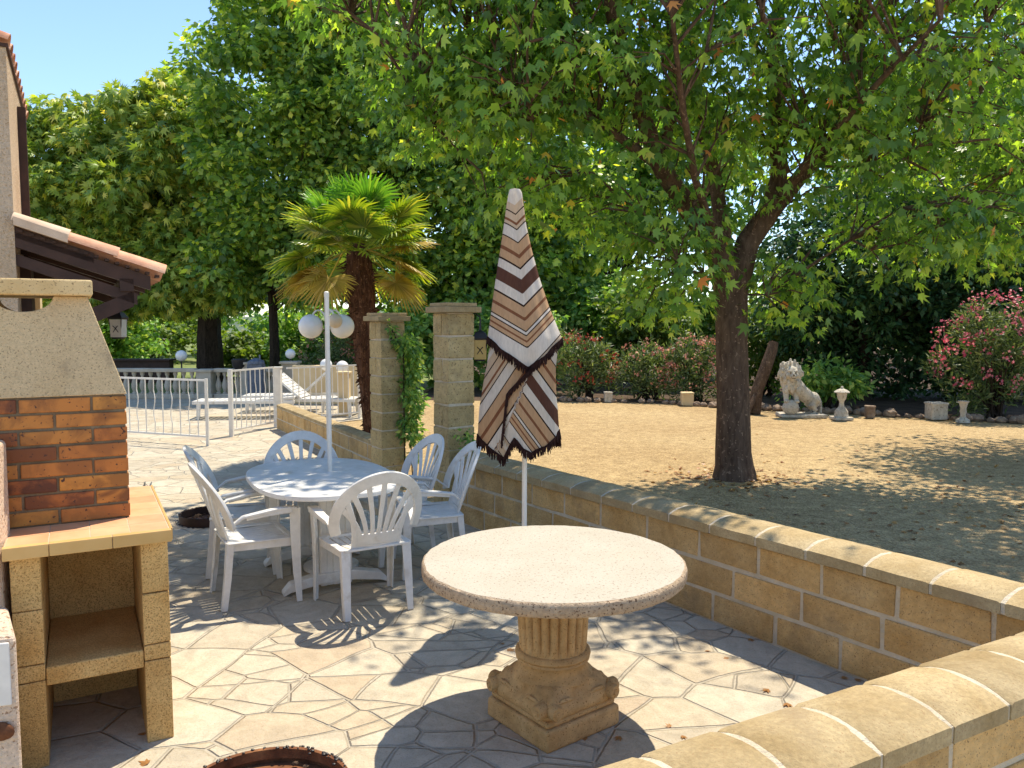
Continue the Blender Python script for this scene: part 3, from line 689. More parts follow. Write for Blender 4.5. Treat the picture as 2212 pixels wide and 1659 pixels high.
def make_chair():
    root = empty('garden_chair', (0, 0, 0)); wp = MAT['white_plastic']
    bk = MB(); c2 = [arch(-1 + 2 * i / 28) for i in range(29)]
    flat_band(bk, c2, [.026 + .010 * math.cos(R(80 * (-1 + 2 * i / 28))) for i in range(29)], .010)
    ns = 7
    for i in range(ns):
        u = (i - (ns - 1) / 2) / ((ns - 1) / 2); xb = u * .112; sx, sz = arch(u * .62)
        cc = []
        for k in range(8):
            t = k / 7; x = xb + (sx - xb) * (t ** 1.5) ; z = .50 + (sz - .50) * t; cc.append((x, z))
        flat_band(bk, cc, [.0125 + .004 * k / 7 for k in range(8)], .006)
    flat_band(bk, [(-.135, .485), (-.07, .485), (0, .485), (.07, .485), (.135, .485)], [.036] * 5, .007)
    flat_band(bk, [(-.15, .44), (0, .432), (.15, .44)], [.014] * 3, .007)
    for s in (-1, 1):    # side stiles of the lower back
        flat_band(bk, [(s * .145, .43), (s * .148, .52), (s * .165, .62), (s * .21, .74)], [.014, .015, .016, .016], .008)
    bk.build('backrest', wp, root, bevel=.003, smooth=True)
    st = MB()
    for i in range(9):
        x = (i - 4) * .047
        pts = [Vector((x * (1 + .10 * t), -.175 + .385 * t, .425 - .018 * math.sin(math.pi * (t * .9)) - (0.012 if t > .97 else 0))) for t in (0, .2, .4, .6, .8, 1)]
        st.band(pts, [(.0205, 0, 0)] * 6, [(0, 0, .005)] * 6)
    st.band([(x, .215, .415) for x in (-.225, 0, .225)], [(0, .018, 0)] * 3, [(0, 0, .010)] * 3)
    st.band([(x, -.18, .422) for x in (-.21, 0, .21)], [(0, .016, 0)] * 3, [(0, 0, .008)] * 3)
    st.band([(x, .231, .395) for x in (-.235, 0, .235)], [(0, .003, 0)] * 3, [(0, 0, .027)] * 3)
    for s in (-1, 1): st.band([(s * .208, -.18, .40), (s * .236, .23, .395)], [(.004, 0, 0)] * 2, [(0, 0, .028)] * 2)
    for s in (-1, 1): st.band([(s * .213, -.18, .424), (s * .222, .22, .420)], [(.022, 0, 0)] * 2, [(0, 0, .006)] * 2)
    st.build('seat', wp, root, bevel=.003, smooth=True)
    for s in (-1, 1):
        a = MB(); e = arch(s); p0 = backpt(*e)
        path = [p0 + Vector((0, -.006, .012)), Vector((s * .272, -.10, .598)), Vector((s * .283, .0, .615)), Vector((s * .285, .12, .632)), Vector((s * .283, .205, .630)), Vector((s * .280, .235, .622))]
        a.band(path, [(.020, 0, 0), (.024, 0, 0), (.027, 0, 0), (.029, 0, 0), (.029, 0, 0), (.026, 0, 0)], [(0, 0, .008)] * 6)
        a.band([Vector((s * .288, -.08, .592)), Vector((s * .305, .05, .61)), Vector((s * .31, .2, .618))], [(.003, 0, 0)] * 3, [(0, 0, .016)] * 3)
        a.build('armrest', wp, root, bevel=.003, smooth=True)
        l = MB(); pts = [Vector((s * .283, .222, .625)), Vector((s * .272, .225, .42)), Vector((s * .268, .232, .2)), Vector((s * .268, .245, 0.0))]
        l.band(pts, [(0, .036, 0), (0, .031, 0), (0, .026, 0), (0, .018, 0)], [(.005, 0, 0)] * 4)
        l.band([p + Vector((-s * .016, .026 - .004 * i, 0)) for i, p in enumerate(pts)], [(.019, 0, 0), (.018, 0, 0), (.015, 0, 0), (.012, 0, 0)], [(0, .005, 0)] * 4)
        l.build('leg', wp, root, bevel=.003, smooth=True)
        l = MB(); pts = [Vector((s * .198, -.185, .43)), Vector((s * .203, -.205, .2)), Vector((s * .205, -.228, 0))]
        l.band(pts, [(.030, 0, 0), (.026, 0, 0), (.020, 0, 0)], [(0, .005, 0)] * 3)
        l.band([p + Vector((s * .024 - s * .003 * i, .018, 0)) for i, p in enumerate(pts)], [(0, .022, 0), (0, .019, 0), (0, .014, 0)], [(.005, 0, 0)] * 3)
        l.build('leg', wp, root, bevel=.003, smooth=True)
    return root
chairs = [  # x, y, facing x, facing y, label
    (-.935, 4.955, -.51, .86, 'white plastic armchair nearest the camera seen from behind at the patio table'),
    (-1.73, 5.12, .86, .50, 'white plastic armchair at the left of the table nearest the barbecue'),
    (-2.02, 5.74, .93, .30, 'white plastic armchair half hidden behind the one nearest the barbecue'),
    (-1.65, 6.12, .28, -.96, 'white plastic armchair at the far end of the table facing the camera'),
    (-.90, 6.08, -.85, -.52, 'white plastic armchair on the right of the table nearer the stone pillar'),
    (-.60, 5.76, -.95, -.30, 'white plastic armchair on the right of the table nearest the striped parasol')]
c0 = make_chair()
for i, (x, y, fx, fy, lab) in enumerate(chairs):
    c = c0 if i == 0 else copy_tree(c0)
    c.location = (x, y, .003); c.rotation_euler = (0, 0, math.atan2(fy, fx) - math.pi / 2)
    tag(c, lab, 'chair', 'white plastic armchairs round the patio table')

def garden_table():
    ax = math.atan2(.89, -.45)
    root = empty('garden_table', (-1.37, 5.61, 0), ax, 'oval white plastic patio table set between the armchairs', 'table'); wp = MAT['white_plastic']
    N = 80; mb = MB(); vs = []; fs = []
    def out(k, sh):
        a = 2 * math.pi * k / N; p = 2.7; ca, sa = math.cos(a), math.sin(a)
        q = (abs(ca) ** p + abs(sa) ** p) ** (-1 / p); return (ca * q * (.74 - sh), sa * q * (.50 - sh))
    rings = [(.012, .722), (.003, .719), (0, .712), (0, .692), (.008, .688)]
    for sh, z in rings: vs += [(*out(k, sh), z) for k in range(N)]
    for j in range(4):
        for k in range(N): fs.append((j * N + k, j * N + (k + 1) % N, (j + 1) * N + (k + 1) % N, (j + 1) * N + k))
    fs.append(tuple(range(N))); fs.append(tuple(4 * N + k for k in range(N))); mb.add(vs, fs); mb.build('tabletop', wp, root, smooth=True)
    for s in (-1, 1):
        l = MB()
        for k in range(5): l.box((s * .36, (k - 2) * .043, .36), (.036 if k % 2 else .05, .044, .66))
        l.build('pedestal', wp, root, bevel=.006)
        f = MB(); f.band([(s * .36, -.36, .012), (s * .36, -.31, .05), (s * .36, -.12, .085), (s * .36, .12, .085), (s * .36, .31, .05), (s * .36, .36, .012)], [(.045, 0, 0)] * 6, [(0, 0, .012), (0, 0, .03), (0, 0, .035), (0, 0, .035), (0, 0, .03), (0, 0, .012)])
        f.build('foot', wp, root, bevel=.008)
    f = MB(); f.box((0, 0, .12), (.66, .05, .05)); f.build('stretcher', wp, root, bevel=.006); f = MB(); f.box((0, 0, .665), (1.0, .1, .03)); f.build('under_rail', wp, root, bevel=.006)
    return root
garden_table()
pl_ = empty('parasol_pole', (-1.345, 5.74, 0), 0, 'bare ivory parasol pole standing up through the white patio table', 'pole')
mb = MB(); mb.tube([(0, 0, .05), (0.004, 0, 1.2), (.0, 0, 2.02)], .0165, 14); mb.lathe([(.0185, 2.0), (.0185, 2.035), (.01, 2.042)], n=14); mb.build('tube', MAT['pole'], pl_, smooth=True)
mb = MB(); mb.lathe([(.2, 0.004), (.2, .03), (.05, .06), (.025, .07), (.025, .2)], n=24); mb.build('base', MAT['white_plastic'], pl_, smooth=True)

# ------------------------------------------------------------ closed parasol under a striped throw
def stripe_mat(name, dull=1.0):
    t = NT(name); tc = t.n('ShaderNodeTexCoord'); sep = t.n('ShaderNodeSeparateXYZ'); t.l(tc.outputs['UV'], sep.inputs[0])
    cream, tan, lt, br, dk, rust = (.72, .65, .56), (.56, .355, .20), (.62, .47, .325), (.12, .055, .038), (.035, .018, .014), (.24, .10, .05)
    seq = [(0, cream), (.02, lt), (.07, dk), (.078, lt), (.12, rust), (.135, lt), (.155, dk), (.163, cream), (.228, dk), (.237, tan), (.30, rust), (.322, tan), (.375, dk), (.384, cream), (.44, br), (.52, cream), (.585, dk), (.594, tan), (.655, rust), (.672, tan), (.728, dk), (.736, cream), (.752, dk), (.759, tan), (.782, rust), (.796, tan), (.82, dk), (.828, cream), (.93, dk), (.94, lt), (.975, cream)]
    seq = [(p, tuple(x * dull for x in c)) for p, c in seq]
    col = t.ramp(sep.outputs[1], seq[:32], 'CONSTANT')
    nz = t.noise(90, 3, t.coord(scale=(1, 1, .2)), .6); col = t.mix(col, t.ramp(nz, [(.3, (.86,) * 3), (.7, (1.05,) * 3)]), 1.0, 'MULTIPLY')
    p = t.n('ShaderNodeBsdfPrincipled'); t.l(col, p.inputs['Base Color']); p.inputs['Roughness'].default_value = .9; p.inputs['Specular IOR Level'].default_value = .1
    t.l(t.bump(t.noise(160, 3, t.coord()), .4, .002), p.inputs['Normal'])
    tr = t.n('ShaderNodeBsdfTranslucent'); t.l(col, tr.inputs[0]); mx = t.n('ShaderNodeMixShader'); mx.inputs[0].default_value = .22
    t.l(p.outputs[0], mx.inputs[1]); t.l(tr.outputs[0], mx.inputs[2]); t.l(mx.outputs[0], t.out.inputs[0]); return t.m
MAT['throw'] = stripe_mat('striped_throw'); MAT['throw_back'] = stripe_mat('striped_throw_reverse', .85)
MAT['throwcap'] = plain('tan_cloth_cap', (.55, .42, .30), .9, .1)
MAT['fringe'] = plain('dark_brown_fringe', (.030, .014, .012), .9, .1, var=.4, scale=40)
def parasol():
    PX, PY = .075, 4.8; px2m = PY / 1700
    def X(px): return (px - 1106) * px2m - PX      # local x from photograph measure at this depth
    def Z(py): return 1.8 + (701 - py) * px2m
    root = empty('closed_parasol', (PX, PY, 0), 0, 'closed parasol wrapped in a brown and cream striped fringed throw', 'parasol')
    mb = MB(); mb.tube([(0.0, 0, .02), (.003, 0, 1.3), (-.03, 0, 2.55)], .0155, 12); mb.build('pole', MAT['pole'], root, smooth=True)
    mb = MB(); mb.lathe([(.045, .002), (.045, .02), (.024, .03), (.024, .25), (.018, .26)], n=20); mb.build('ground_sleeve', MAT['white_metal'], root, smooth=True)
    # widths measured down the cloth: (y pixel, left, right)
    prof = [(412, 1102, 1122), (420, 1099, 1127), (450, 1094, 1131), (490, 1089, 1136), (540, 1082, 1147), (600, 1073, 1163), (660, 1065, 1183), (700, 1060, 1199), (730, 1056, 1211), (760, 1047, 1213), (810, 1040, 1207), (860, 1036, 1205), (900, 1033, 1207), (945, 1030, 1211), (990, 1036, 1205)]
    def width(y):
        for (a, b) in zip(prof[:-1], prof[1:]):
            if a[0] <= y <= b[0]:
                t = (y - a[0]) / (b[0] - a[0]); return a[1] + (b[1] - a[1]) * t, a[2] + (b[2] - a[2]) * t
        return prof[-1][1:]
    def surf(s, y, inset=0, folds=5, fa=.0):   # s in [0,1) round the cloth, 0.25 = towards the camera
        l, r = width(y); cx = (l + r) / 2; hw = (r - l) / 2
        a = 2 * math.pi * s; cy = math.sin(a)
        w = hw * px2m - inset; dep = min(.62 * (w + inset) + .012, .16) - inset
        f = 1 + fa * math.sin(folds * a + y * .01) + .5 * fa * math.sin(2 * folds * a + 1.3)
        return Vector((X(cx) + w * math.cos(a) * (1 if abs(math.cos(a)) > .9 else f), -dep * cy * f, Z(y)))
    crease = lambda y: 1112 + (y - 450) * (1142 - 1112) / 340
    # ---- upper layer: chevron stripes, hem drops to a point at the front crease
    def hem_up(px):   # pixel y of the hem as seen from the front
        return 727 + (max(0, px - 1056) / 86) * 62 if px < 1142 else 727 + (max(0, 1212 - px) / 70) * 68
    NU, NV = 120, 60; V = []; UV = []; F = []
    for j in range(NV + 1):
        for i in range(NU):
            s = i / NU; a = 2 * math.pi * s; l, r = width(725); fx = (1 + math.cos(a)) / 2; hx = l + (r - l) * fx
            yh = hem_up(hx); y = 414 + (yh - 414) * (j / NV)
            p = surf(s, y, -.008 * (j / NV), 6, .04 * (j / NV)); pxx = (p.x + PX) / px2m + 1106
            cr = crease(y); dpx = abs(pxx - cr); front = math.sin(a) > -.1
            p.y -= (-.022 * math.exp(-(dpx / 9) ** 2) * min(1, j / 12)) if front else 0   # pressed-in fold line
            sl = .62 if pxx < cr else .95
            if math.sin(a) < -.1: sl = .3
            UV.append((s, min(.995, max(0.001, ((y + sl * dpx) - 440) / 375)))); V.append(p)
    for j in range(NV):
        for i in range(NU): i2 = (i + 1) % NU; F.append((j * NU + i, j * NU + i2, (j + 1) * NU + i2, (j + 1) * NU + i))
    o = np_mesh('throw_upper', [tuple(v) for v in V], np.array(F), MAT['throw'], root, smooth=True, uv=UV)
    hemU = V[-NU:]
    top = MB(); top.lathe([(.026, -.012), (.024, -.002), (.014, .004), (.006, .006)], c=(X(1112), 0, Z(414)), n=16); top.build('finial', MAT['throwcap'], root, smooth=True)
    # ---- lower layer: two flaps with opposite diagonals
    y0 = 690
    def hem_lo(px):
        pts = [(1030, 938), (1060, 962), (1083, 985), (1098, 962), (1112, 938), (1130, 962), (1150, 972), (1180, 958), (1212, 928)]
        for a, b in zip(pts[:-1], pts[1:]):
            if a[0] <= px <= b[0]: return a[1] + (b[1] - a[1]) * (px - a[0]) / (b[0] - a[0])
        return 938
    NV = 50; V = []; UV = []; F = []
    for j in range(NV + 1):
        for i in range(NU):
            s = i / NU; a = 2 * math.pi * s; fx = (1 + math.cos(a)) / 2; hx = 1030 + 182 * fx; yh = hem_lo(hx) if math.sin(a) > 0 else 950
            y = y0 + (yh - y0) * j / NV; q_ = max(0, min(1, (y - 790) / 90)); p = surf(s, y, .022 * (1 - q_) + .002, 7, .05 * q_)
            pxx = (p.x + PX) / px2m + 1106
            edge = 1143 - (y - 800) * .42                      # overlap line between the flaps
            q = (pxx * .95 + y * .62 - 1180) if pxx < edge else (1700 - pxx * 1.0 + y * .72 - 700)
            v = ((q / 300) % 1.0); UV.append((s, v * .98 + .01)); V.append(p)
    for j in range(NV):
        for i in range(NU): i2 = (i + 1) % NU; F.append((j * NU + i, j * NU + i2, (j + 1) * NU + i2, (j + 1) * NU + i))
    # per-loop uv would wrap at the modulo; split it by using a face-constant offset on the seam
    me = bpy.data.meshes.new('throw_lower'); me.from_pydata([tuple(v) for v in V], [], F); uvl = me.uv_layers.new(name='UVMap')
    for poly in me.polygons:
        vals = [UV[v][1] for v in poly.vertices]; big = max(vals) - min(vals) > .5
        for li, v in zip(poly.loop_indices, poly.vertices):
            y_ = UV[v][1]; uvl.data[li].uv = (UV[v][0], (min(vals) if big and y_ > .5 else y_))
        poly.use_smooth = True
    me.materials.append(MAT['throw_back']); lo = bpy.data.objects.new('throw_lower', me); link(lo); lo.parent = root
    # ---- fringe tassels
    fr = MB()
    def tassel(p, L, out=Vector((0, 0, 0)), w=.0045):
        d = Vector((random.uniform(-.22, .22), random.uniform(-.2, .1), -1)).normalized()
        fr.tube([p, p + d * L * .55 + out * .3, p + d * L + out], [w, w * .9, w * .45], 4)
    def trim(pts):
        fr.tube(pts, .006, 5)
    def along(pts, step, L, off=Vector((0, -.006, 0))):
        for a, b in zip(pts[:-1], pts[1:]):
            a, b = Vector(a), Vector(b); n = max(1, int((b - a).length / step))
            for k in range(n):
                p = a.lerp(b, (k + random.random()) / n) + off + Vector((0, random.uniform(-.006, .004), .004)); tassel(p, L * random.uniform(.75, 1.15))
    ring = hemU + [hemU[0]]; along(ring, .0042, .052); trim(ring); fr.build('fringe', MAT['fringe'], o); fr = MB()
    hl = V[-NU:] + [V[-NU]]; along(hl, .0042, .055); trim(hl)
    diag = []
    for k in range(22):
        y = 770 + k * 8.6; pxd = 1148 - (y - 790) * (.95 if y < 845 else .30) if y < 845 else 1096 - (y - 845) * .11
        l, r = width(y); c = max(-1, min(1, (pxd - (l + r) / 2) / ((r - l) / 2))); a = math.acos(c); p = surf(a / 2 / math.pi, y, -.006); diag.append(p)
    along(diag, .0030, .035, Vector((.002, -.006, 0))); trim(diag)
    fr.build('fringe', MAT['fringe'], lo)
parasol()

# ------------------------------------------------------------ house with porch
hC = Vector((-3.0, 4.8, 0)); hu = Vector((.876, .482, 0)); hv_ = Vector((-.482, .876, 0))
hM = Matrix(((hu.x, hv_.x, 0, hC.x), (hu.y, hv_.y, 0, hC.y), (0, 0, 1, 0), (0, 0, 0, 1)))
def hbox(mb, a0, a1, b0, b1, z0, z1, jit=0):
    v0 = len(mb.v); mb.box(((a0 + a1) / 2, (b0 + b1) / 2, (z0 + z1) / 2), (a1 - a0, b1 - b0, z1 - z0), jit=jit)
    for k in range(v0, len(mb.v)): mb.v[k] = tuple(hM @ Vector(mb.v[k]))
def hp(a, b, z): return hM @ Vector((a, b, z))
house = empty('house', (0, 0, 0), 0, 'tall beige stuccoed house wall rising along the left edge', 'house')
mb = MB(); hbox(mb, -5, 0, 0, 1.95, 0, 3.44); mb.build('wall', MAT['stucco'], house)
mb = MB(); hbox(mb, .0, .06, .35, .75, .95, 2.2); hbox(mb, .002, .05, .85, .92, .0, 3.3); mb.build('shutter', MAT['brownwood'], house)
mb = MB(); hbox(mb, -5.2, .012, -.01, 1.96, 3.441, 3.462); mb.build('eave', MAT['brownwood'], house)
rt = MB()
def canal(mb, p, d, side, r, L, up=True, n=8):
    """half-round tile from p along d"""
    d = Vector(d).normalized(); side = Vector(side).normalized(); nrm = side.cross(d) * (1 if side.cross(d).z > 0 else -1)
    vs = []; sg = 1 if up else -1
    for e, (q, rr) in enumerate(((0, r), (L, r * .88))):
        for th in (0, .012):
            for k in range(n + 1):
                a = math.pi * k / n; vs.append(p + d * q + side * math.cos(a) * (rr - th) + nrm * sg * math.sin(a) * (rr - th) * .75)
    m = n + 1; fs = []
    for k in range(n):
        fs.append((k, k + 1, 2 * m + k + 1, 2 * m + k)); fs.append((m + k, m + k + 1, 3 * m + k + 1, 3 * m + k))
        fs.append((k, k + 1, m + k + 1, m + k)); fs.append((2 * m + k, 2 * m + k + 1, 3 * m + k + 1, 3 * m + k))
    for k in (0, n): fs.append((k, m + k, 3 * m + k, 2 * m + k))
    mb.add(vs, fs)
for i in range(11):
    b = .02 + i * .19
    for j in range(4):
        canal(rt, hp(.015 - j * .36, b, 3.47 + j * .10 + random.uniform(-.004, .004)), (-hu + Vector((0, 0, .28))), hv_, .07, .42)
rt.build('roof', MAT['terracotta'], house, smooth=True)
mb = MB(); hbox(mb, -.02, .05, 1.9, 2.35, 0, 2.35); mb.build('door_column', MAT['tanstone'], house)
porch = empty('porch_roof', (0, 0, 0), 0, 'small lean-to tiled porch roof on dark brown brackets projecting from the house', 'porch roof')
dz = -.265; run = .80; zr = 2.345
def pp(a, b, o=0): return hp(a, b, zr + dz * a / run + o)
tl = MB(); tp = MB()
for i in range(9):
    b = .02 + i * .19
    for j in range(3):
        a0 = run - .0 - j * .27
        (tp if (i == 0 and j == 2) else tl) and canal(tp if (i == 0 and j == 2) else tl, pp(a0 + .02, b, .055 + j * .010 + random.uniform(-.003, .003)), (-hu + Vector((0, 0, -dz / run))), hv_, .088, .31)
        if i < 8: canal(tl, pp(a0 + .02, b + .095, .065 + j * .006), (-hu + Vector((0, 0, -dz / run))), hv_, .075, .31, up=False)
tl.build('roof_tiles', MAT['terracotta'], porch, smooth=True); tp.build('pale_ridge_tile', MAT['paletile'], porch, smooth=True)
fl_ = MB(); fl_.prism([pp(0, -.07, .05), pp(.28, -.07, .05), pp(.28, -.07, .10), pp(0, -.07, .10)], hv_ * .05); fl_.build('verge_mortar', MAT['paletile'], porch)
dk = MB()
for k in range(14):     # battens under the tiles
    a = .03 + k * (run - .05) / 13
    dk.band([pp(a, -.02, .028), pp(a, 1.65, .028)], [hu * .012] * 2, [(0, 0, .008)] * 2)
dk.build('batten', MAT['brownwood'], porch)
for b in (.03, .55, 1.08, 1.60):
    r_ = MB(); r_.band([pp(0, b, -.03), pp(run - .06, b, -.03)], [hv_ * .03] * 2, [(0, 0, .045)] * 2); r_.build('rafter', MAT['brownwood'], porch)
pb = MB(); pb.prism([pp(.005, .0, -.02), pp(.42, .0, -.02), pp(.42, .0, .045), pp(.005, .0, .045)], hv_ * .02); pb.build('fascia_board', MAT['brownwood'], porch)
r_ = MB(); r_.band([pp(.60, .0, -.09), pp(.60, 1.65, -.09)], [hu * .04] * 2, [(0, 0, .04)] * 2); r_.build('purlin', MAT['brownwood'], porch)
for b in (.05, 1.55):
    br_ = MB(); br_.band([pp(.0, b, -.15), hp(.66, b, zr + dz * .66 / run - .16)], [hv_ * .03] * 2, [(0, 0, .035)] * 2)
    br_.band([hp(.64, b, zr + dz * .62 / run - .17), hp(.02, b, zr - .66)], [hv_ * .03] * 2, [(0, 0, .05)] * 2)
    br_.build('bracket', MAT['brownwood'], porch)
def wall_lantern(name, loc, s, glass, label):
    root = empty(name, loc, 0, label, 'lantern'); f = MB(); ww = .05 * s
    for k in range(4):
        a = R(45 + 90 * k); f.tube([(1.35 * ww * math.cos(a), 1.35 * ww * math.sin(a), 0), (.95 * ww * math.cos(a), .95 * ww * math.sin(a), -.14 * s)], .004 * s, 5)
    f.lathe([(.075 * s, .0), (.08 * s, .012 * s), (.045 * s, .05 * s), (.012 * s, .065 * s), (.006 * s, .16 * s)], n=4, ax=Matrix.Rotation(R(45), 3, 'Z'))
    f.lathe([(.045 * s, -.15 * s), (.05 * s, -.14 * s), (.045 * s, -.135 * s)], n=4, ax=Matrix.Rotation(R(45), 3, 'Z'))
    for sx in (-1, 1): f.tube([(sx * .02 * s, -ww * .95, -.05 * s), (0, -ww * .9, -.07 * s), (-sx * .02 * s, -ww * .85, -.1 * s)], .003 * s, 4)
    f.build('frame', MAT['iron'], root)
    g = MB(); g.lathe([(.058 * s, -.137 * s), (.072 * s * .92, -.002)], n=4, ax=Matrix.Rotation(R(45), 3, 'Z')); g.build('pane', glass, root); return root
L_ = wall_lantern('hanging_lantern', tuple(hp(.60, 1.45, 1.845)), 1.05, MAT['glass'], 'small iron lantern with pale glass hanging below the porch roof')
c_ = MB(); c_.tube([(0, 0, .12), (0, 0, .36)], .004, 5); c_.build('chain', MAT['iron'], L_)
L2 = wall_lantern('wall_lantern', (-.30, 7.45, 1.66), 1.35, MAT['yglass'], 'black iron lantern with amber glass beside the nearer stone pillar')
c_ = MB(); c_.tube([(0, 0, .21), (-.05, .0, .25), (-.12, -.02, .2)], .007, 6); c_.build('arm', MAT['iron'], L2)

# near-left stucco pier
pier = empty('stucco_pier', (0, 0, 0), 0, 'pink-beige roughcast pier with a smooth white panel at the lower left edge', 'pier')
mb = MB(); P0 = Vector((-1.735, 2.68, 0)); d1 = Vector((-.9, .1, 0)); poly = [P0, P0 + Vector((-.35, -.12, 0)), P0 + Vector((-.60, .20, 0)), P0 + Vector((-.22, .30, 0))]
mb.prism(poly, (0, 0, .715)); mb.build('wall', MAT['pinkstucco'], pier, bevel=.02, seg=3)
pl2 = Vector((-1.985, 2.98, .0)); mb = MB(); mb.prism([pl2, pl2 + Vector((-.3, -.1, 0)), pl2 + Vector((-.4, .25, 0)), pl2 + Vector((-.10, .24, 0))], (0, 0, 1.33)); mb.build('upper_wall', MAT['pinkstucco'], pier, bevel=.02, seg=3)
mb = MB(); fd = Vector((-.35, -.12, 0)).normalized(); fnn = Vector((.324, -.946, 0))
mb.prism([P0 + fd * .022 + fnn * .006 + Vector((0, 0, .47)), P0 + fd * .30 + fnn * .006 + Vector((0, 0, .47)), P0 + fd * .30 + fnn * .006 + Vector((0, 0, .695)), P0 + fd * .022 + fnn * .006 + Vector((0, 0, .695))], -fnn * .02)
mb.build('panel', plain('smooth_white_panel', (.72, .68, .62), .6, .3), pier, bevel=.004)
mb = MB(); mb.sphere(P0 + fd * .07 + Vector((0, 0, .38)), .05, sc=(1.2, .35, .7)); mb.build('broken_patch', MAT['rust'], pier, smooth=True)

# ------------------------------------------------------------ fire drum at the bottom edge, and low ring by the barbecue
def drum(name, loc, r, h, label, cat, mat=None):
    root = empty(name, loc, 0, label, cat); n = 64; mb = MB()
    mb.lathe([(r - .012, .02), (r - .012, h), (r, h + .004), (r + .004, h - .01), (r, 0), (0.001, .015)], n=n, cap=False)
    mb.build('shell', mat or MAT['rust'], root, smooth=True)
    a = MB()
    for k in range(260):
        an = random.uniform(0, 2 * math.pi); q = r + random.gauss(.004, .012); s = random.uniform(.003, .008)
        a.sphere((q * math.cos(an), q * math.sin(an), h + .004 if q < r + .006 else .004), s, 5, 3, (1.3, 1, .8))
    tag(a.build('charred_crust', MAT['iron'], root), kind='stuff')
    b = MB()
    for k in range(90):
        an = random.uniform(0, 2 * math.pi); q = r * .88 * random.random() ** .5; s = random.uniform(.005, .014)
        b.sphere((q * math.cos(an), q * math.sin(an), .02), s, 6, 4, (1.4, 1, .6))
    tag(b.build('ash', MAT['soil'], root), kind='stuff')
    return root
drum('fire_pit', (-.93, 2.795, 0), .335, .06, 'rusty round fire pit ring cut off by the bottom edge of the picture', 'fire pit')
drum('tree_ring', (-2.78, 7.15, 0), .27, .075, 'low dark round metal ring on the paving behind the barbecue', 'planter ring', MAT['brownwood'])
ag = empty('potted_plant', (-2.42, 4.98, 0), 0, 'small grey spiky plant in a pot behind the barbecue counter', 'plant')
mb = MB(); mb.lathe([(.09, 0), (.12, .5), (.13, .52), (.12, .55), (.1, .54)], n=20); mb.build('pot', MAT['capstone'], ag, smooth=True)
mb = MB()
for k in range(16):
    an = k * 2.4; el = .5 + .5 * random.random(); L = random.uniform(.22, .34)
    d = Vector((math.cos(an) * (1 - el * .8), math.sin(an) * (1 - el * .8), el)); w = Vector((-math.sin(an), math.cos(an), 0))
    mb.band([Vector((0, 0, .54)) + d * L * t for t in (0, .3, .7, 1)], [w * q for q in (.02, .03, .02, .002)], [(0, 0, .003)] * 4)
mb.build('leaves', MAT['greyplant'], ag)
# ------------------------------------------------------------ lamps with globes
def globe_lamp(name, loc, s, h, label, group=None, three=True, post=True):
    root = empty(name, loc, 0, label, 'lamp', group); p = MB()
    p.tube([(0, 0, 0), (0, 0, h)], .022 * s, 12); p.lathe([(.07 * s, 0), (.07 * s, .03), (.035 * s, .08), (.024 * s, .12)], n=16)
    ends = [(-.165, -.02), (.165, .02)] + ([(.12, -.12)] if three else [])
    for (ex, ey) in ends:
        pts = []
        for i in range(9):
            t = i / 8; pts.append((ex * s * (1 - math.cos(t * math.pi * .8)) / 1.81, ey * s * (1 - math.cos(t * math.pi * .8)) / 1.81, h - .16 * s + .17 * s * math.sin(t * math.pi * .8)))
        p.tube(pts, .011 * s, 8)
        p.lathe([(.03 * s, h - .055 * s), (.045 * s, h - .10 * s)], c=(ex * s, ey * s, 0), n=12)
    p.build('post', MAT['white_metal'], root, smooth=True)
    for k, (ex, ey) in enumerate(ends):
        g = MB(); g.sphere((ex * s * 1.12, ey * s * 1.12, h - (.185 if k < 2 else .12) * s), (.145 if k < 2 else .085) * s, 28, 18); g.build('globe', MAT['amber'] if k == 2 else MAT['globe'], root, smooth=True)
    return root
globe_lamp('globe_lamp', (-2.28, 9.70, 0), 1.02, 1.97, 'white lamp post with large globes rising behind the patio table pole')
def small_globe(loc, h, r, label, pole=MAT['white_metal']):
    root = empty('globe_lamp', loc, 0, label, 'lamp'); p = MB(); p.tube([(0, 0, 0), (0, 0, h)], .02, 8); p.build('post', pole, root)
    g = MB(); g.sphere((0, 0, h + r * .9), r, 22, 14); g.build('globe', MAT['globe'], root, smooth=True); return root
small_globe((-4.02, 17.0, 0), .82, .13, 'small white globe lamp half hidden by the table pole, behind the fence')
small_globe((-3.67, 17.0, 0), .77, .135, 'small white globe lamp just right of the table pole, behind the fence')

# ------------------------------------------------------------ gates and fences
def rail_gate(name, p0, p1, z0, z1, nb, label, cat='gate', group=None, posts=(True, True), wavy=True, rp=.02):
    p0, p1 = Vector((*p0, 0)), Vector((*p1, 0)); root = empty(name, p0, 0, label, cat, group); d = p1 - p0
    f = MB()
    for z in (z0, z1):
        f = MB(); f.band([Vector((0, 0, z)), d + Vector((0, 0, z))], [Vector((-d.y, d.x, 0)).normalized() * .014] * 2, [(0, 0, .014)] * 2)
        f.build('rail', MAT['white_metal'], root)
    b = MB()
    for k in range(1, nb):
        q = d * k / nb
        if wavy and k % 2: b.tube([q + d.normalized() * (.018 * math.sin(i / 14 * math.pi * 4) * (1 if 2 < i < 12 else .2)) + Vector((0, 0, z0 + (z1 - z0) * i / 14)) for i in range(15)], .008, 5)
        else: b.tube([q + Vector((0, 0, z0)), q + Vector((0, 0, z1))], .009, 6)
    b.build('bars', MAT['white_metal'], root)
    for k, on in enumerate(posts):
        if on: q = d * k; m = MB(); m.box((q.x, q.y, z1 / 2 + .01), (rp * 2, rp * 2, z1 + .03)); m.build('post', MAT['white_metal'], root, bevel=.004)
    return root
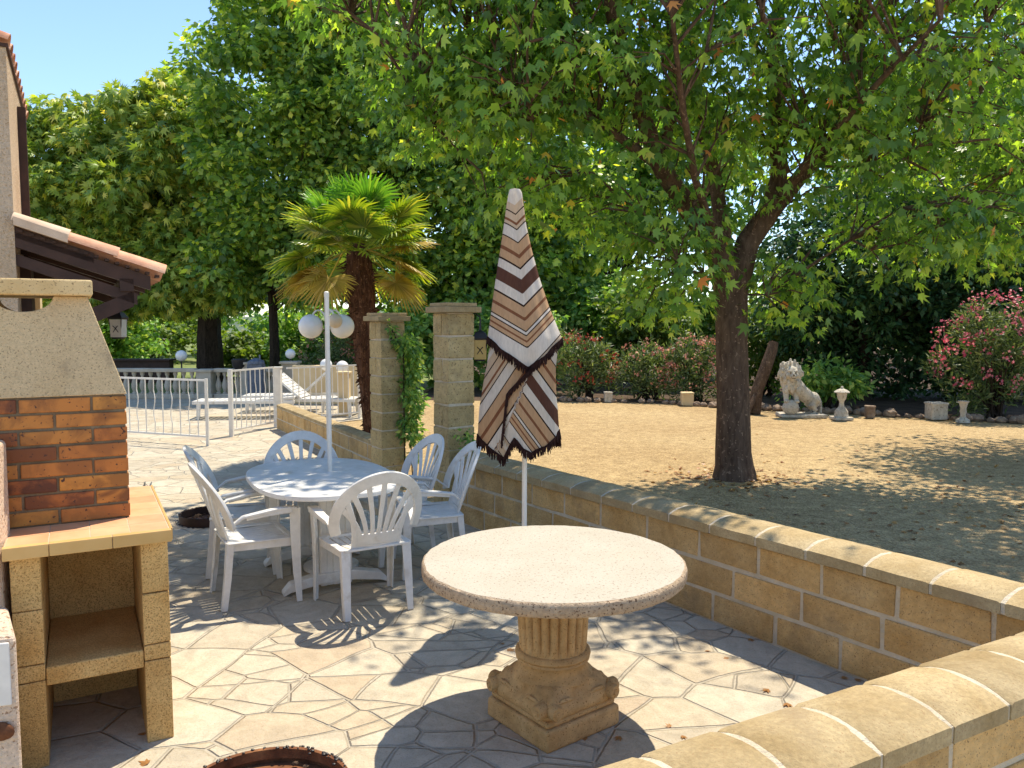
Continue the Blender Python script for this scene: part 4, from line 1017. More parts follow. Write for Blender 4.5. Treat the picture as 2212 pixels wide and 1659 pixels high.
rail_gate('metal_gate', (-6.9, 12.55), (-4.53, 11.62), .14, .98, 15, 'left leaf of the white metal gate standing nearest the barbecue', group='white metal gate leaves')
rail_gate('metal_gate', (-4.53, 12.62), (-4.16, 13.70), .10, 1.06, 9, 'right leaf of the white metal gate hinged on the thick white post', group='white metal gate leaves', posts=(True, False), rp=.032, wavy=True)
gp = MB(); gp.box((-4.12, 13.80, .52), (.13, .13, 1.05)); gp.box((-4.12, 13.80, 1.055), (.15, .15, .02)); tag(gp.build('gate_post', MAT['white_metal'], bevel=.006), 'thick white post at the end of the short yellow wall', 'post')
rail_gate('metal_fence', (-4.0, 13.95), (-2.95, 15.1), .12, 1.03, 13, 'low white metal fence running behind the short yellow wall', 'fence', wavy=False, posts=(False, True))
rail_gate('metal_fence', (-2.95, 15.2), (-2.72, 16.6), .12, 1.02, 12, 'closely barred white fence section left of the palm trunk', 'fence', wavy=False)
tw = empty('garden_wall', (0, 0, 0), 0, 'tan rendered low wall with a square pier behind the white fence', 'wall')
mb = MB(); mb.box((-4.15, 17.9, .44), (1.7, .22, .88), rz=-.12); mb.build('wall', MAT['tanstone'], tw, bevel=.01)
mb = MB(); mb.box((-3.33, 15.55, .42), (.22, .22, .84)); mb.box((-3.33, 15.55, .86), (.27, .27, .04)); mb.build('pier', MAT['tanstone'], tw, bevel=.01)

# ------------------------------------------------------------ balustrade
def balustrade(p0, p1, n, label, h=.74, zb=0):
    p0, p1 = Vector((*p0, 0)), Vector((*p1, 0)); d = p1 - p0; L = d.length; u = d.normalized(); root = empty('balustrade', p0, 0, label, 'balustrade', 'stone balustrade sections along the far terrace edge')
    rz = math.atan2(u.y, u.x)
    a = MB(); c = u * L / 2; a.box((c.x, c.y, .06), (L, .24, .12), rz=rz); a.build('plinth', MAT['balustrade'], root, bevel=.01)
    a = MB(); a.box((c.x, c.y, h - .045), (L, .24, .09), rz=rz); a.build('handrail', MAT['balustrade'], root, bevel=.015)
    for k in range(n):
        q = u * L * (k + .5) / n; m = MB()
        m.lathe([(.06, .12), (.06, .15), (.035, .17), (.07, .26), (.078, .32), (.06, .40), (.032, .50), (.030, .55), (.05, .58), (.055, h - .09)], c=(q.x, q.y, 0), n=10); m.build('baluster', MAT['balustrade'], root, smooth=True)
    return root
def bal_pier(x, y, h, label):
    m = MB(); m.box((x, y, h / 2), (.36, .36, h)); m.box((x, y, h + .03), (.44, .44, .06)); m.box((x, y, .06), (.42, .42, .12)); return tag(m.build('balustrade_pier', MAT['balustrade'], bevel=.01), label, 'pier')
balustrade((-10.6, 19.3), (-7.72, 19.2), 14, 'stone balustrade section left of its brown shaded pier')
bal_pier(-7.48, 19.2, .66, 'shaded stone pier between the two balustrade sections')
balustrade((-7.26, 19.2), (-6.62, 19.2), 4, 'short stone balustrade section right of the shaded pier')
balustrade((-6.2, 19.2), (-5.65, 19.15), 4, 'stone balustrade section behind the sun loungers')
bal_pier(-6.41, 19.2, .84, 'stone balustrade pier behind the left end of the gate opening')
bal_pier(-5.38, 19.1, .86, 'stone balustrade pier carrying a white globe lamp')
small_globe((-5.38, 19.1, .93), .06, .12, 'white globe lamp on the balustrade pier', MAT['iron'])
small_globe((-8.3, 19.75, 0), .90, .14, 'pale globe lamp on a dark stem above the left balustrade', MAT['iron'])
balustrade((-5.1, 19.1), (-2.9, 18.9), 12, 'stone balustrade section right of the globe lamp pier')
m = MB(); m.box((-6.02, 18.5, .45), (.34, .3, .86)); m.lathe([(.2, .88), (.19, .95), (.05, 1.02)], c=(-6.02, 18.5, 0), n=12); m.lathe([(.02, 0), (.02, 1.1)], c=(-5.9, 18.4, 0), n=8)
tag(m.build('covered_bin', plain('blue_grey_cover', (.13, .15, .19), .8, .2, var=.2), bevel=.02), 'blue-grey covered bin standing before the balustrade', 'bin')
m = MB(); m.lathe([(.10, .72), (.17, .80), (.19, .96), (.17, .98), (.12, .97)], c=(-6.62, 19.1, .0), n=14); m.lathe([(.05, .70), (.1, .73)], c=(-6.62, 19.1, 0), n=12)
tag(m.build('urn', MAT['iron'], smooth=True), 'dark urn standing on the balustrade', 'urn')
m = MB(); m.box((-14.4, 24.6, .34), (7.5, .3, .68)); m.box((-14.4, 24.6, .71), (7.6, .5, .06)); tag(m.build('garden_shed', MAT['brownwood'], bevel=.01), 'long low dark brown shed beyond the balustrade', 'shed')

# ------------------------------------------------------------ sun loungers
def lounger(loc, rz, L, back, label):
    root = empty('sun_lounger', loc, rz, label, 'sun lounger', 'white sun loungers beyond the gate'); wm = MAT['white_plastic']
    f = MB()
    for s in (-1, 1): f.band([(-.0, s * .29, .32), (L, s * .29, .32)], [(0, .025, 0)] * 2, [(0, 0, .03)] * 2)
    f.build('frame', wm, root, bevel=.008)
    sl = MB()
    for k in range(12): sl.box((.05 + k * (L * .62) / 12, 0, .345), (.07, .56, .018))
    sl.build('slats', wm, root)
    b = MB(); ca, sa = math.cos(back), math.sin(back); x0 = L * .62
    for s in (-1, 1): b.band([(x0, s * .27, .35), (x0 + .72 * ca, s * .27, .35 + .72 * sa)], [(0, .02, 0)] * 2, [(-sa * .02, 0, ca * .02)] * 2)
    for k in range(9): q = .05 + k * .078; b.band([(x0 + q * ca, -.26, .355 + q * sa), (x0 + q * ca, .26, .355 + q * sa)], [(ca * .03, 0, sa * .03)] * 2, [(-sa * .008, 0, ca * .008)] * 2)
    b.build('backrest', wm, root)
    for x in (.12, L - .25):
        for s in (-1, 1): l = MB(); l.band([(x, s * .28, .31), (x - .02, s * .28, 0)], [(.04, 0, 0), (.028, 0, 0)], [(0, .02, 0)] * 2); l.build('leg', wm, root)
    return root
lounger((-6.1, 15.15, .003), R(6), 1.9, R(4), 'white sun lounger with its foot end nearest the gate opening')
lounger((-5.55, 16.3, .003), R(5), 1.9, R(42), 'white sun lounger with its backrest raised to the right')
lounger((-3.05, 15.6, .003), R(176), 1.75, R(40), 'white sun lounger behind the short yellow wall with its backrest raised to the left')

# ------------------------------------------------------------ lion, lantern, garden ornaments
def lion():
    root = empty('lion_statue', (5.62, 15.35, 0), R(-4), 'pale stone lion statue resting its forepaws on a ball', 'statue')
    m = MB(); S = m.sphere; T = m.tube
    # faces the viewer with the head, body running back to the right
    S((-.17, -.06, .86), .125, 18, 12, (1, .95, 1.15)); S((-.17, -.17, .80), .062, 14, 10, (1.05, 1.0, .8)); S((-.17, -.16, .745), .048, 10, 8, (1.0, .9, .8))
    T([(-.17, -.12, .93), (-.17, -.20, .83)], [.035, .028], 8)
    for s in (-1, 1):
        S((-.17 + s * .135, .0, 1.0), .035, 10, 8); T([(-.17 + s * .02, -.165, .90), (-.17 + s * .09, -.145, .915)], [.02, .016], 6); S((-.17 + s * .075, -.13, .82), .05, 10, 8)
    S((-.165, .05, .86), .225, 20, 14, (1, .72, 1.02)); S((-.16, .05, .70), .20, 18, 12, (1, .75, 1.1))
    rnd = random.Random(3)
    for k in range(70):          # mane locks
        a = rnd.uniform(0, 2 * math.pi); q = rnd.uniform(.165, .235)
        x = -.165 + q * math.sin(a); zz = .85 + q * math.cos(a); S((x, rnd.uniform(-.08, .10), zz), rnd.uniform(.022, .04), 8, 6, (.8, .8, 1.7))
    for k in range(34): S((-.16 + rnd.uniform(-.17, .17), rnd.uniform(-.12, .0), rnd.uniform(.50, .72)), rnd.uniform(.03, .05), 8, 6, (.7, .8, 1.8))
    T([(-.14, .05, .66), (-.06, .08, .58), (.06, .11, .48), (.20, .14, .38), (.30, .16, .30)], [.17, .175, .15, .135, .13], 16)
    S((.31, .16, .31), .15, 16, 12, (1.0, .8, 1.15))
    for (x0, x1, y1) in ((-.26, -.26, -.06), (-.07, -.07, -.08)):
        T([(x0, .02, .60), (x1, -.03, .46), (x1, y1, .33)], [.075, .055, .046], 12); S((x1, y1 - .03, .315), .056, 10, 8, (1, 1.3, .7))
    for yy in (.04, .27):
        T([(.33, yy + .02, .32), (.25, yy - .03, .22), (.34, yy, .12), (.30, yy - .04, .06)], [.11, .075, .05, .045], 12); S((.25, yy - .04, .045), .05, 10, 8, (1.5, 1, .7))
    T([(.43, .16, .36), (.47, .16, .28), (.46, .12, .14), (.45, .08, .06)], [.025, .024, .022, .03], 8)
    o = m.build('lion_body', MAT['lionstone'], root)
    r = o.modifiers.new('remesh', 'REMESH'); r.mode = 'VOXEL'; r.voxel_size = .009; r.use_smooth_shade = True
    sm = o.modifiers.new('smooth', 'SMOOTH'); sm.factor = .5; sm.iterations = 2
    b = MB(); b.sphere((-.17, -.06, .19), .155, 24, 16); b.tube([(-.17 + .157 * math.cos(2 * math.pi * k / 30), -.06 + .157 * math.sin(2 * math.pi * k / 30), .19) for k in range(31)], .008, 5); b.build('ball', MAT['lionstone'], root, smooth=True)
    p = MB(); p.box((.07, .07, .03), (.86, .52, .06), jit=.01); p.build('plinth', MAT['lionstone'], root, bevel=.012)
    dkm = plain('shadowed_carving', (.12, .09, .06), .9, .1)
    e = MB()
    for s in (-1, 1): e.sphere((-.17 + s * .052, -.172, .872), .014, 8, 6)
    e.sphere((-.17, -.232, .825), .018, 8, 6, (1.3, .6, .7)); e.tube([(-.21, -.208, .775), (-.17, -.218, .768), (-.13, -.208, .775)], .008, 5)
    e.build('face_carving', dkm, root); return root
LI = lion(); LI.scale = (1.0, 1.0, 1.0)
def lathe_thing(name, loc, prof, mat, label, cat, n=18):
    root = empty(name, loc, 0, label, cat); m = MB(); m.lathe(prof, n=n); return root, m
rt_, m = lathe_thing('stone_lantern', (6.27, 14.9, 0), [(.13, .05), (.13, .08), (.12, .12), (.12, .16), (.085, .21), (.05, .25), (.042, .32), (.05, .36), (.075, .40), (.09, .50)], None, 'pale stone garden lantern with domed cap right of the lion', 'ornament')
m.build('pedestal', MAT['lionstone'], rt_, smooth=True)
m = MB(); m.lathe([(.15, .515), (.15, .53), (.10, .565), (.05, .585), (.025, .60), (.028, .62), (.012, .64)], n=8); m.lathe([(.085, .41), (.10, .515)], n=8); m.build('cap', MAT['lionstone'], rt_)
m = MB(); m.box((0, 0, .028), (.34, .34, .055)); m.build('base_slab', MAT['lionstone'], rt_, bevel=.01)
def block(name, x, y, sx, sy, h, mat, label, cat, bev=.02, z=0):
    m = MB(); m.box((0, 0, h * .46), (sx * .94, sy * .94, h * .92), jit=.006); m.box((0, 0, h * .93), (sx, sy, h * .14), jit=.004)
    o = m.build(name, mat, bevel=bev); o.location = (x, y, z); return tag(o, label, cat)
block('stone_block', 3.92, 17.55, .28, .25, .30, MAT['tanstone'], 'small square tan stone block in the border under the coral oleander', 'block')
block('stone_block', 2.25, 18.35, .2, .2, .24, MAT['lionstone'], 'small cream stone block at the foot of the red oleander', 'block')
block('square_planter', 8.10, 14.95, .32, .32, .33, MAT['lionstone'], 'grey-white square stone planter in the dark border right of the lantern', 'planter')
block('tree_stump', 6.95, 15.2, .17, .17, .24, MAT['rock'], 'short weathered wooden stump just right of the stone lantern', 'stump')
rt_, m = lathe_thing('garden_urn', (8.33, 14.45, 0), [(.12, 0), (.12, .04), (.10, .06), (.05, .10), (.045, .16), (.06, .20), (.05, .26), (.075, .36), (.10, .40)], None, 'slim pale stone baluster ornament before the pink oleander', 'ornament')
m.build('pedestal', MAT['lionstone'], rt_, smooth=True)
m = MB(); m.tube([(4.90, 15.9, .0), (4.98, 15.95, .45), (5.17, 16.0, .95), (5.30, 16.05, 1.28), (5.34, 16.1, 1.44)], [.15, .12, .12, .105, .10], 12, jit=.12); m.tube([(5.05, 15.97, .6), (4.85, 15.8, .25), (4.72, 15.7, .02)], [.06, .05, .045], 8, jit=.1)
tag(m.build('dead_trunk', MAT['bark'], smooth=True), 'leaning broken dead tree trunk left of the lion', 'tree trunk')
# border stones
protos = []
for k in range(5):
    m = MB(); rnd = random.Random(k); m.sphere((0, 0, .05), .09, 9, 6, (1.2, .9, .7)); m.v = [(x * rnd.uniform(.85, 1.15), y * rnd.uniform(.85, 1.15), z * rnd.uniform(.85, 1.15)) for x, y, z in m.v]
    protos.append(m.build('border_stone', MAT['rock'], weld=True, smooth=False))
path = [(1.0, 18.55), (3.2, 18.15), (4.9, 16.85), (6.3, 16.15), (9.4, 14.3), (11.5, 13.1)]
ns_ = 0
for a, b in zip(path[:-1], path[1:]):
    a, b = Vector(a), Vector(b); n = int((b - a).length / .19)
    for k in range(n):
        p = a.lerp(b, (k + random.uniform(-.2, .2)) / n)
        if random.random() < .12: continue
        o = protos[ns_] if ns_ < 5 else protos[random.randrange(5)].copy()
        if ns_ >= 5: link(o)
        o.location = (p.x, p.y + random.uniform(-.06, .06), -.01); o.rotation_euler = (0, 0, random.uniform(0, 6.28)); s = random.uniform(.65, 1.45); o.scale = (s, s, s * random.uniform(.7, 1.1))
        tag(o, 'brown rubble stone in the row edging the flower border', 'stone', 'rubble stones edging the flower border'); ns_ += 1

# ------------------------------------------------------------ the big plane tree
def plane_tree(name, base, label, limbs, blobs, trunk, group, nleaf=27, lsize=.18, twig=True):
    root = empty(name, base, 0, label, 'tree', group); B = Vector(base); m = MB()
    pts = [Vector(p[:3]) - B for p in trunk]; rad = [p[3] for p in trunk]
    m.tube(pts, rad, 20, jit=.03)
    nodes = []
    for lb in limbs:
        lp = [Vector(p[:3]) - B for p in lb]; m.tube(lp, [p[3] for p in lb], 9, jit=.05)
        for a, b in zip(lp[:-1], lp[1:]):
            for t in (0, .33, .66, 1): nodes.append(a.lerp(b, t))
    C = np.concatenate([ellipsoid_clumps(np.array(c) - np.array(base), r, n_, .25, .8) for c, r, n_ in blobs])
    nodes_np = np.array([tuple(v) for v in nodes])
    for k in range(len(C)):
        c = C[k]; j = int(np.argmin(np.linalg.norm(nodes_np - c + np.array([0, 0, .5]), axis=1))); s = nodes[j]; e = Vector(c)
        L = (e - s).length
        mid = s.lerp(e, .5) + Vector((random.uniform(-.1, .1) * L, random.uniform(-.1, .1) * L, .12 * L))
        r0 = min(.035, .010 + .009 * L); m.tube([s, mid, e], [r0, r0 * .6, .004], 5)
        if k % 3 == 0: nodes_np = np.vstack([nodes_np, np.array(mid)]); nodes.append(mid)
    m.build('trunk', MAT['bark'], root, smooth=True)
    # sprays: leaves strung on short drooping shoots from each clump centre
    n = len(C) * nleaf; c = np.repeat(C, nleaf, 0)
    az = rng.uniform(0, 2 * np.pi, n); q = rng.random(n) ** .6 * rng.uniform(.26, .58, len(C)).repeat(nleaf)
    pos = c + np.stack([np.cos(az) * q, np.sin(az) * q, rng.normal(0, .10, n) - .55 * q * q - .0], 1)
    tip = np.stack([np.cos(az) * .55, np.sin(az) * .55, -rng.uniform(.25, 1.15, n)], 1) + rng.normal(size=(n, 3)) * .28
    nrm = np.stack([np.cos(az) * .55, np.sin(az) * .55, np.full(n, .65)], 1) + rng.normal(size=(n, 3)) * .38
    leaf_object('crown', pos, tip, nrm, lsize * rng.uniform(.45, 1.35, n), LOBED, MAT['leaf_plane'], root)
    return root
plane_tree('plane_tree', (2.63, 9.22, 0), 'broad plane tree with forked brown trunk standing in the gravel just behind the wall',
    [[(2.54, 9.2, 2.15, .19), (2.33, 9.1, 2.75, .15), (2.02, 8.95, 3.05, .13), (1.62, 8.7, 3.5, .10), (1.25, 8.4, 4.3, .085), (.8, 7.9, 5.4, .06), (.4, 7.5, 6.6, .03)],
     [(2.56, 9.2, 2.15, .18), (2.74, 9.25, 2.75, .14), (3.02, 9.3, 3.15, .125), (3.38, 9.4, 3.52, .09)],
     [(3.00, 9.3, 3.12, .12), (3.10, 9.3, 3.5, .10), (3.08, 9.3, 4.1, .095), (2.98, 9.25, 4.9, .075), (3.1, 9.2, 6.2, .05), (3.2, 9.2, 7.4, .02)],
     [(2.5, 9.25, 2.6, .1), (2.42, 9.5, 3.5, .08), (2.15, 9.7, 4.7, .065), (2.0, 9.8, 6.3, .04), (1.9, 9.8, 7.5, .02)],
     [(1.62, 8.7, 3.5, .07), (1.72, 8.6, 4.2, .055), (1.66, 8.5, 5.2, .045), (1.7, 8.4, 6.4, .02)],
     [(1.62, 8.7, 3.5, .06), (.9, 8.5, 3.95, .045), (.1, 8.3, 4.3, .035), (-.8, 8.3, 4.5, .018)],
     [(3.38, 9.4, 3.5, .07), (3.9, 9.6, 4.0, .06), (4.2, 9.8, 4.9, .055), (4.35, 9.9, 6.0, .04), (4.7, 10, 7.2, .02)],
     [(4.2, 9.8, 4.9, .05), (4.9, 9.8, 5.4, .04), (5.7, 9.8, 6.0, .02)],
     [(3.02, 9.3, 3.15, .06), (3.3, 8.6, 3.7, .045), (3.6, 7.8, 4.2, .03), (3.8, 7.2, 4.5, .015)],
     [(2.33, 9.1, 2.75, .05), (1.9, 8.3, 3.3, .04), (1.6, 7.6, 3.9, .03), (1.4, 7.1, 4.5, .02)]],
    [((1.9, 8.4, 5.3), (2.9, 1.9, 1.8), 215), ((4.1, 9.0, 4.5), (2.2, 1.9, 1.6), 160), ((.1, 8.3, 4.5), (1.9, 1.6, .95), 110), ((-1.0, 8.7, 5.6), (1.6, 1.6, 1.2), 70),
     ((2.3, 8.9, 6.6), (3.4, 2.4, 1.3), 150), ((1.75, 8.6, 2.55), (.55, .6, .55), 16), ((1.1, 8.8, 3.0), (.9, .7, .5), 26), ((3.2, 9.1, 2.35), (.42, .4, .5), 14), ((1.7, 8.7, 2.25), (.4, .4, .4), 9), ((4.6, 8.9, 2.9), (1.2, .9, .5), 42), ((-.3, 8.3, 6.0), (1.7, 1.2, .8), 150), ((1.9, 8.5, 7.0), (2.2, 1.4, .8), 100), ((2.6, 8.5, 4.3), (1.7, .55, .9), 46), ((3.9, 9.4, 7.2), (2.7, 2.3, .9), 190), ((5.4, 9.0, 6.4), (1.8, 1.8, .9), 110), ((-.6, 9.0, 4.3), (1.1, 1.0, .7), 50), ((.3, 8.8, 3.3), (.9, .6, .45), 22)],
    [(2.635, 9.22, -.02, .262), (2.633, 9.22, .05, .245), (2.63, 9.22, .14, .224), (2.62, 9.22, .3, .208), (2.60, 9.21, .9, .19), (2.565, 9.2, 1.6, .182), (2.545, 9.2, 2.25, .185)], 'plane trees shading the gravel garden')
plane_tree('plane_tree', (9.4, 12.4, 0), 'second plane tree whose leafy branches hang in from the right edge',
    [[(9.3, 12.4, 2.4, .16), (8.6, 12.0, 3.3, .12), (7.9, 11.6, 4.3, .09), (7.3, 11.2, 5.4, .06), (6.8, 11, 6.6, .03)],
     [(9.3, 12.4, 2.4, .15), (9.4, 12.6, 4.0, .12), (9.3, 12.8, 6.0, .07), (9.2, 12.8, 7.8, .03)],
     [(8.6, 12.0, 3.3, .07), (7.8, 11.2, 3.7, .05), (7.0, 10.5, 3.9, .03)]],
    [((8.3, 12.0, 5.2), (2.9, 2.3, 1.9), 330), ((7.2, 11.0, 4.2), (1.7, 1.5, 1.0), 130), ((8.2, 11.6, 7.3), (3.0, 2.2, 1.2), 130), ((7.2, 10.8, 3.0), (1.3, .9, .5), 40)],
    [(9.4, 12.4, -.02, .25), (9.38, 12.4, 1.2, .2), (9.3, 12.4, 2.5, .18)], 'plane trees shading the gravel garden', nleaf=20, lsize=.18)

# ------------------------------------------------------------ background trees
def bx(px, d): return (px - 1106) * d / 1700
def bz(py, d): return 1.8 + (701 - py) * d / 1700
BG = 'tall trees behind the terrace'
tree('chestnut_tree', (-9.6, 25.0, 0), 3.0, .42, [((-13.4, 25.5, 5.6), (2.9, 2.3, 3.2), 150), ((-10.9, 25.0, 6.0), (2.7, 2.3, 3.6), 150), ((-12.3, 25.3, 3.6), (4.0, 2.2, 1.4), 90), ((-9.6, 24.4, 3.3), (2.2, 1.6, 1.0), 50)],
     'broad olive-green chestnut tree with thick dark trunk at the far left', 'tree', BG, MAT['leaf_chest'], MAT['darkbark'], shape=PALMATE, lsize=.30, per=105, crad=(.5, .95), inner=.55, droop=.5)
tree('poplar_tree', (-7.1, 23.5, 0), 3.2, .16, [((-6.6, 23.2, 7.2), (2.6, 2.3, 4.9), 210), ((-4.6, 22.9, 7.8), (2.3, 2.2, 5.0), 170), ((-6.0, 22.8, 3.9), (2.6, 1.8, 1.5), 70), ((-5.6, 23, 10.6), (2.4, 2.0, 2.4), 70)],
     'very tall bright green tree rising left of the palm', 'tree', BG, MAT['leaf_tall'], MAT['darkbark'], shape=BROAD, lsize=.22, per=95, crad=(.45, .85), inner=.62)
tree('maple_tree', (-1.4, 24.5, 0), 3.0, .22, [((-2.2, 24.4, 6.3), (2.5, 2.0, 4.6), 150), ((.4, 25, 6.0), (2.6, 2.0, 4.6), 150), ((-.8, 24, 3.2), (2.6, 1.5, 1.5), 60)],
     'dense mid-green tree filling the view behind the palm and pillars', 'tree', BG, MAT['leaf_tall'], MAT['darkbark'], shape=BROAD, lsize=.26, per=105, crad=(.5, .9), inner=.55)
tree('maple_tree', (3.2, 28, 0), 3.0, .2, [((3.0, 28, 6.8), (2.6, 2.2, 3.4), 90), ((6.3, 29, 7.2), (2.8, 2.2, 3.2), 90)],
     'looser green tree behind the striped parasol and the plane tree', 'tree', BG, MAT['leaf_mid'], MAT['darkbark'], shape=BROAD, lsize=.28, per=70, crad=(.5, .9), inner=.55)
tree('oak_tree', (8.4, 18.8, 0), 2.0, .16, [((8.2, 18.6, 3.4), (2.6, 1.9, 2.0), 170), ((10.6, 18.6, 3.2), (2.4, 1.9, 2.3), 140), ((9.6, 19.4, 1.3), (3.0, 1.2, 1.1), 100), ((11.8, 18.9, 1.4), (1.8, 1.3, 1.4), 60), ((7.4, 19.4, 1.9), (1.3, 1.0, .9), 30)],
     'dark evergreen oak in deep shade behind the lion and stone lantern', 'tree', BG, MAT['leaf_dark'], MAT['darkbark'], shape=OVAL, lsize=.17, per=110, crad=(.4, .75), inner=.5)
tree('oak_tree', (14.4, 20.5, 0), 2.5, .25, [((14.2, 20.5, 5.2), (3.8, 2.4, 3.8), 220), ((11.6, 22, 6.6), (3.0, 2.2, 2.8), 110)],
     'tall green oak at the far right behind the pink oleander', 'tree', BG, MAT['leaf_mid'], MAT['darkbark'], shape=BROAD, lsize=.26, per=80, crad=(.5, .9), inner=.5)
for (px, d, w, h, mat, lab, seed) in ((300, 38, 4.5, 2.6, 'leaf_light', 'sunlit yellow-green bush beyond the brown shed', 1), (535, 27, 1.5, 1.55, 'leaf_light', 'bright green rounded bush beyond the balustrade', 2), (215, 30, 2.5, 3.2, 'leaf_mid', 'green bush at the far left beyond the balustrade', 3),
                                   (1270, 24, 1.9, 3.5, 'leaf_mid', 'tall green shrub behind the red oleander', 4), (1390, 22, 1.3, 3.1, 'leaf_light', 'light green shrub behind the coral oleander', 5), (1490, 26, 1.6, 3.3, 'leaf_mid', 'grey-green shrub just left of the plane tree trunk, behind the oleanders', 11), (1660, 20, 1.1, 2.3, 'leaf_light', 'yellow-green shrub behind the dead leaning trunk', 6), (1790, 16.6, .85, 1.0, 'leaf_mid', 'small feathery grey-green bush between lion and lantern', 7), (690, 26, 2.0, 2.3, 'leaf_mid', 'mid-green bush beyond the right balustrade', 8), (1150, 20.5, 1.0, 2.3, 'leaf_mid', 'green shrub just left of the red oleander', 9), (980, 22, 2.2, 2.6, 'leaf_mid', 'green shrub seen between the two stone pillars', 10)):
    x = bx(px, d); root = empty('garden_bush', (x, d, 0), 0, lab, 'bush'); st = MB()
    C = ellipsoid_clumps((0, 0, h * .52), (w, w * .7, h * .48), int(26 * w * h) + 8, .35); 
    for k in range(8): st.tube([(random.uniform(-.2, .2), 0, 0), tuple(C[k])], [.035, .008], 5)
    st.build('stems', MAT['darkbark'], root)
    p_, t_, n_, s_ = clump_leaves(C, rng.uniform(.22, .42, len(C)), 46, .13 + .0022 * d, .3); leaf_object('foliage', p_, t_, n_, s_, BROAD if d > 20 else OVAL, MAT[mat], root)
# far wood closing the view
rowC = []
for k in range(70):
    x = -46 + 100 * k / 69; 
    if -3.5 < x - 12.5 < 2.0: continue
    for q in range(7): rowC.append((x + random.uniform(-1, 1), 46 + random.uniform(-2, 2), random.uniform(.3, 5.2)))
rowC = np.array(rowC); p_, t_, n_, s_ = clump_leaves(rowC, rng.uniform(.8, 1.4, len(rowC)), 60, .42, .3)
tag(leaf_object('woodland', p_, t_, n_, s_, BROAD, MAT['leaf_mid']), 'distant green wood closing the view behind the garden', 'wood', kind='stuff')

# ------------------------------------------------------------ oleanders
def oleander(x, y, w, h, fmat, nf, lab, top=.2):
    root = empty('oleander_bush', (x, y, 0), 0, lab, 'bush', 'flowering oleanders along the garden border'); st = MB()
    C = ellipsoid_clumps((0, 0, h * .5), (w, w * .7, h * .5), int(52 * w * h), .3, .7)
    for k in range(16): st.tube([(random.uniform(-.25, .25), random.uniform(-.1, .1), 0), tuple(Vector(C[k]) * .5 + Vector((0, 0, .2))), tuple(C[k])], [.022, .015, .006], 5)
    st.build('stems', MAT['darkbark'], root)
    p_, t_, n_, s_ = clump_leaves(C, rng.uniform(.16, .32, len(C)), 44, .15, -.5, .9, .4); leaf_object('foliage', p_, t_, n_, s_, ([(0, 0, 0), (-.13, .4, 0), (0, 1, -.1), (.13, .4, 0)], [(0, 3, 2), (0, 2, 1)]), MAT['leaf_olean'], root)
    d = rnd_dirs(nf * 4); d = d[(d[:, 1] < .45) & (d[:, 2] > -.55)][:nf]; F_ = np.array([0, 0, h * .5]) + d * np.array([w * 1.04, w * .74, h * .51]) * rng.uniform(.85, 1.06, (len(d), 1))
    per = 9; n = len(F_) * per; pos = np.repeat(F_, per, 0) + rng.normal(size=(n, 3)) * .055
    leaf_object('blossom', pos, rnd_dirs(n), np.repeat(d, per, 0) + rng.normal(size=(n, 3)) * .5, rng.uniform(.022, .042, n), FLOWER, MAT[fmat], root)
oleander(bx(1262, 18.9), 19.2, .85, 1.62, 'fl_red', 46, 'oleander bush with deep red flowers right of the striped parasol')
oleander(bx(1402, 18.6), 18.9, .85, 1.35, 'fl_coral', 34, 'pale coral oleander bush between the red oleander and the tree trunk')
oleander(bx(1500, 18.3), 18.5, .75, 1.55, 'fl_coral', 60, 'coral-pink oleander bush directly left of the plane tree trunk')
oleander(bx(2168, 15.0), 15.2, 1.12, 2.35, 'fl_pink', 130, 'large bright pink oleander bush at the right edge')
oleander(bx(735, 21.5), 21.5, 1.0, 1.85, 'fl_coral', 40, 'coral oleander bush beyond the balustrade behind the globe lamp')

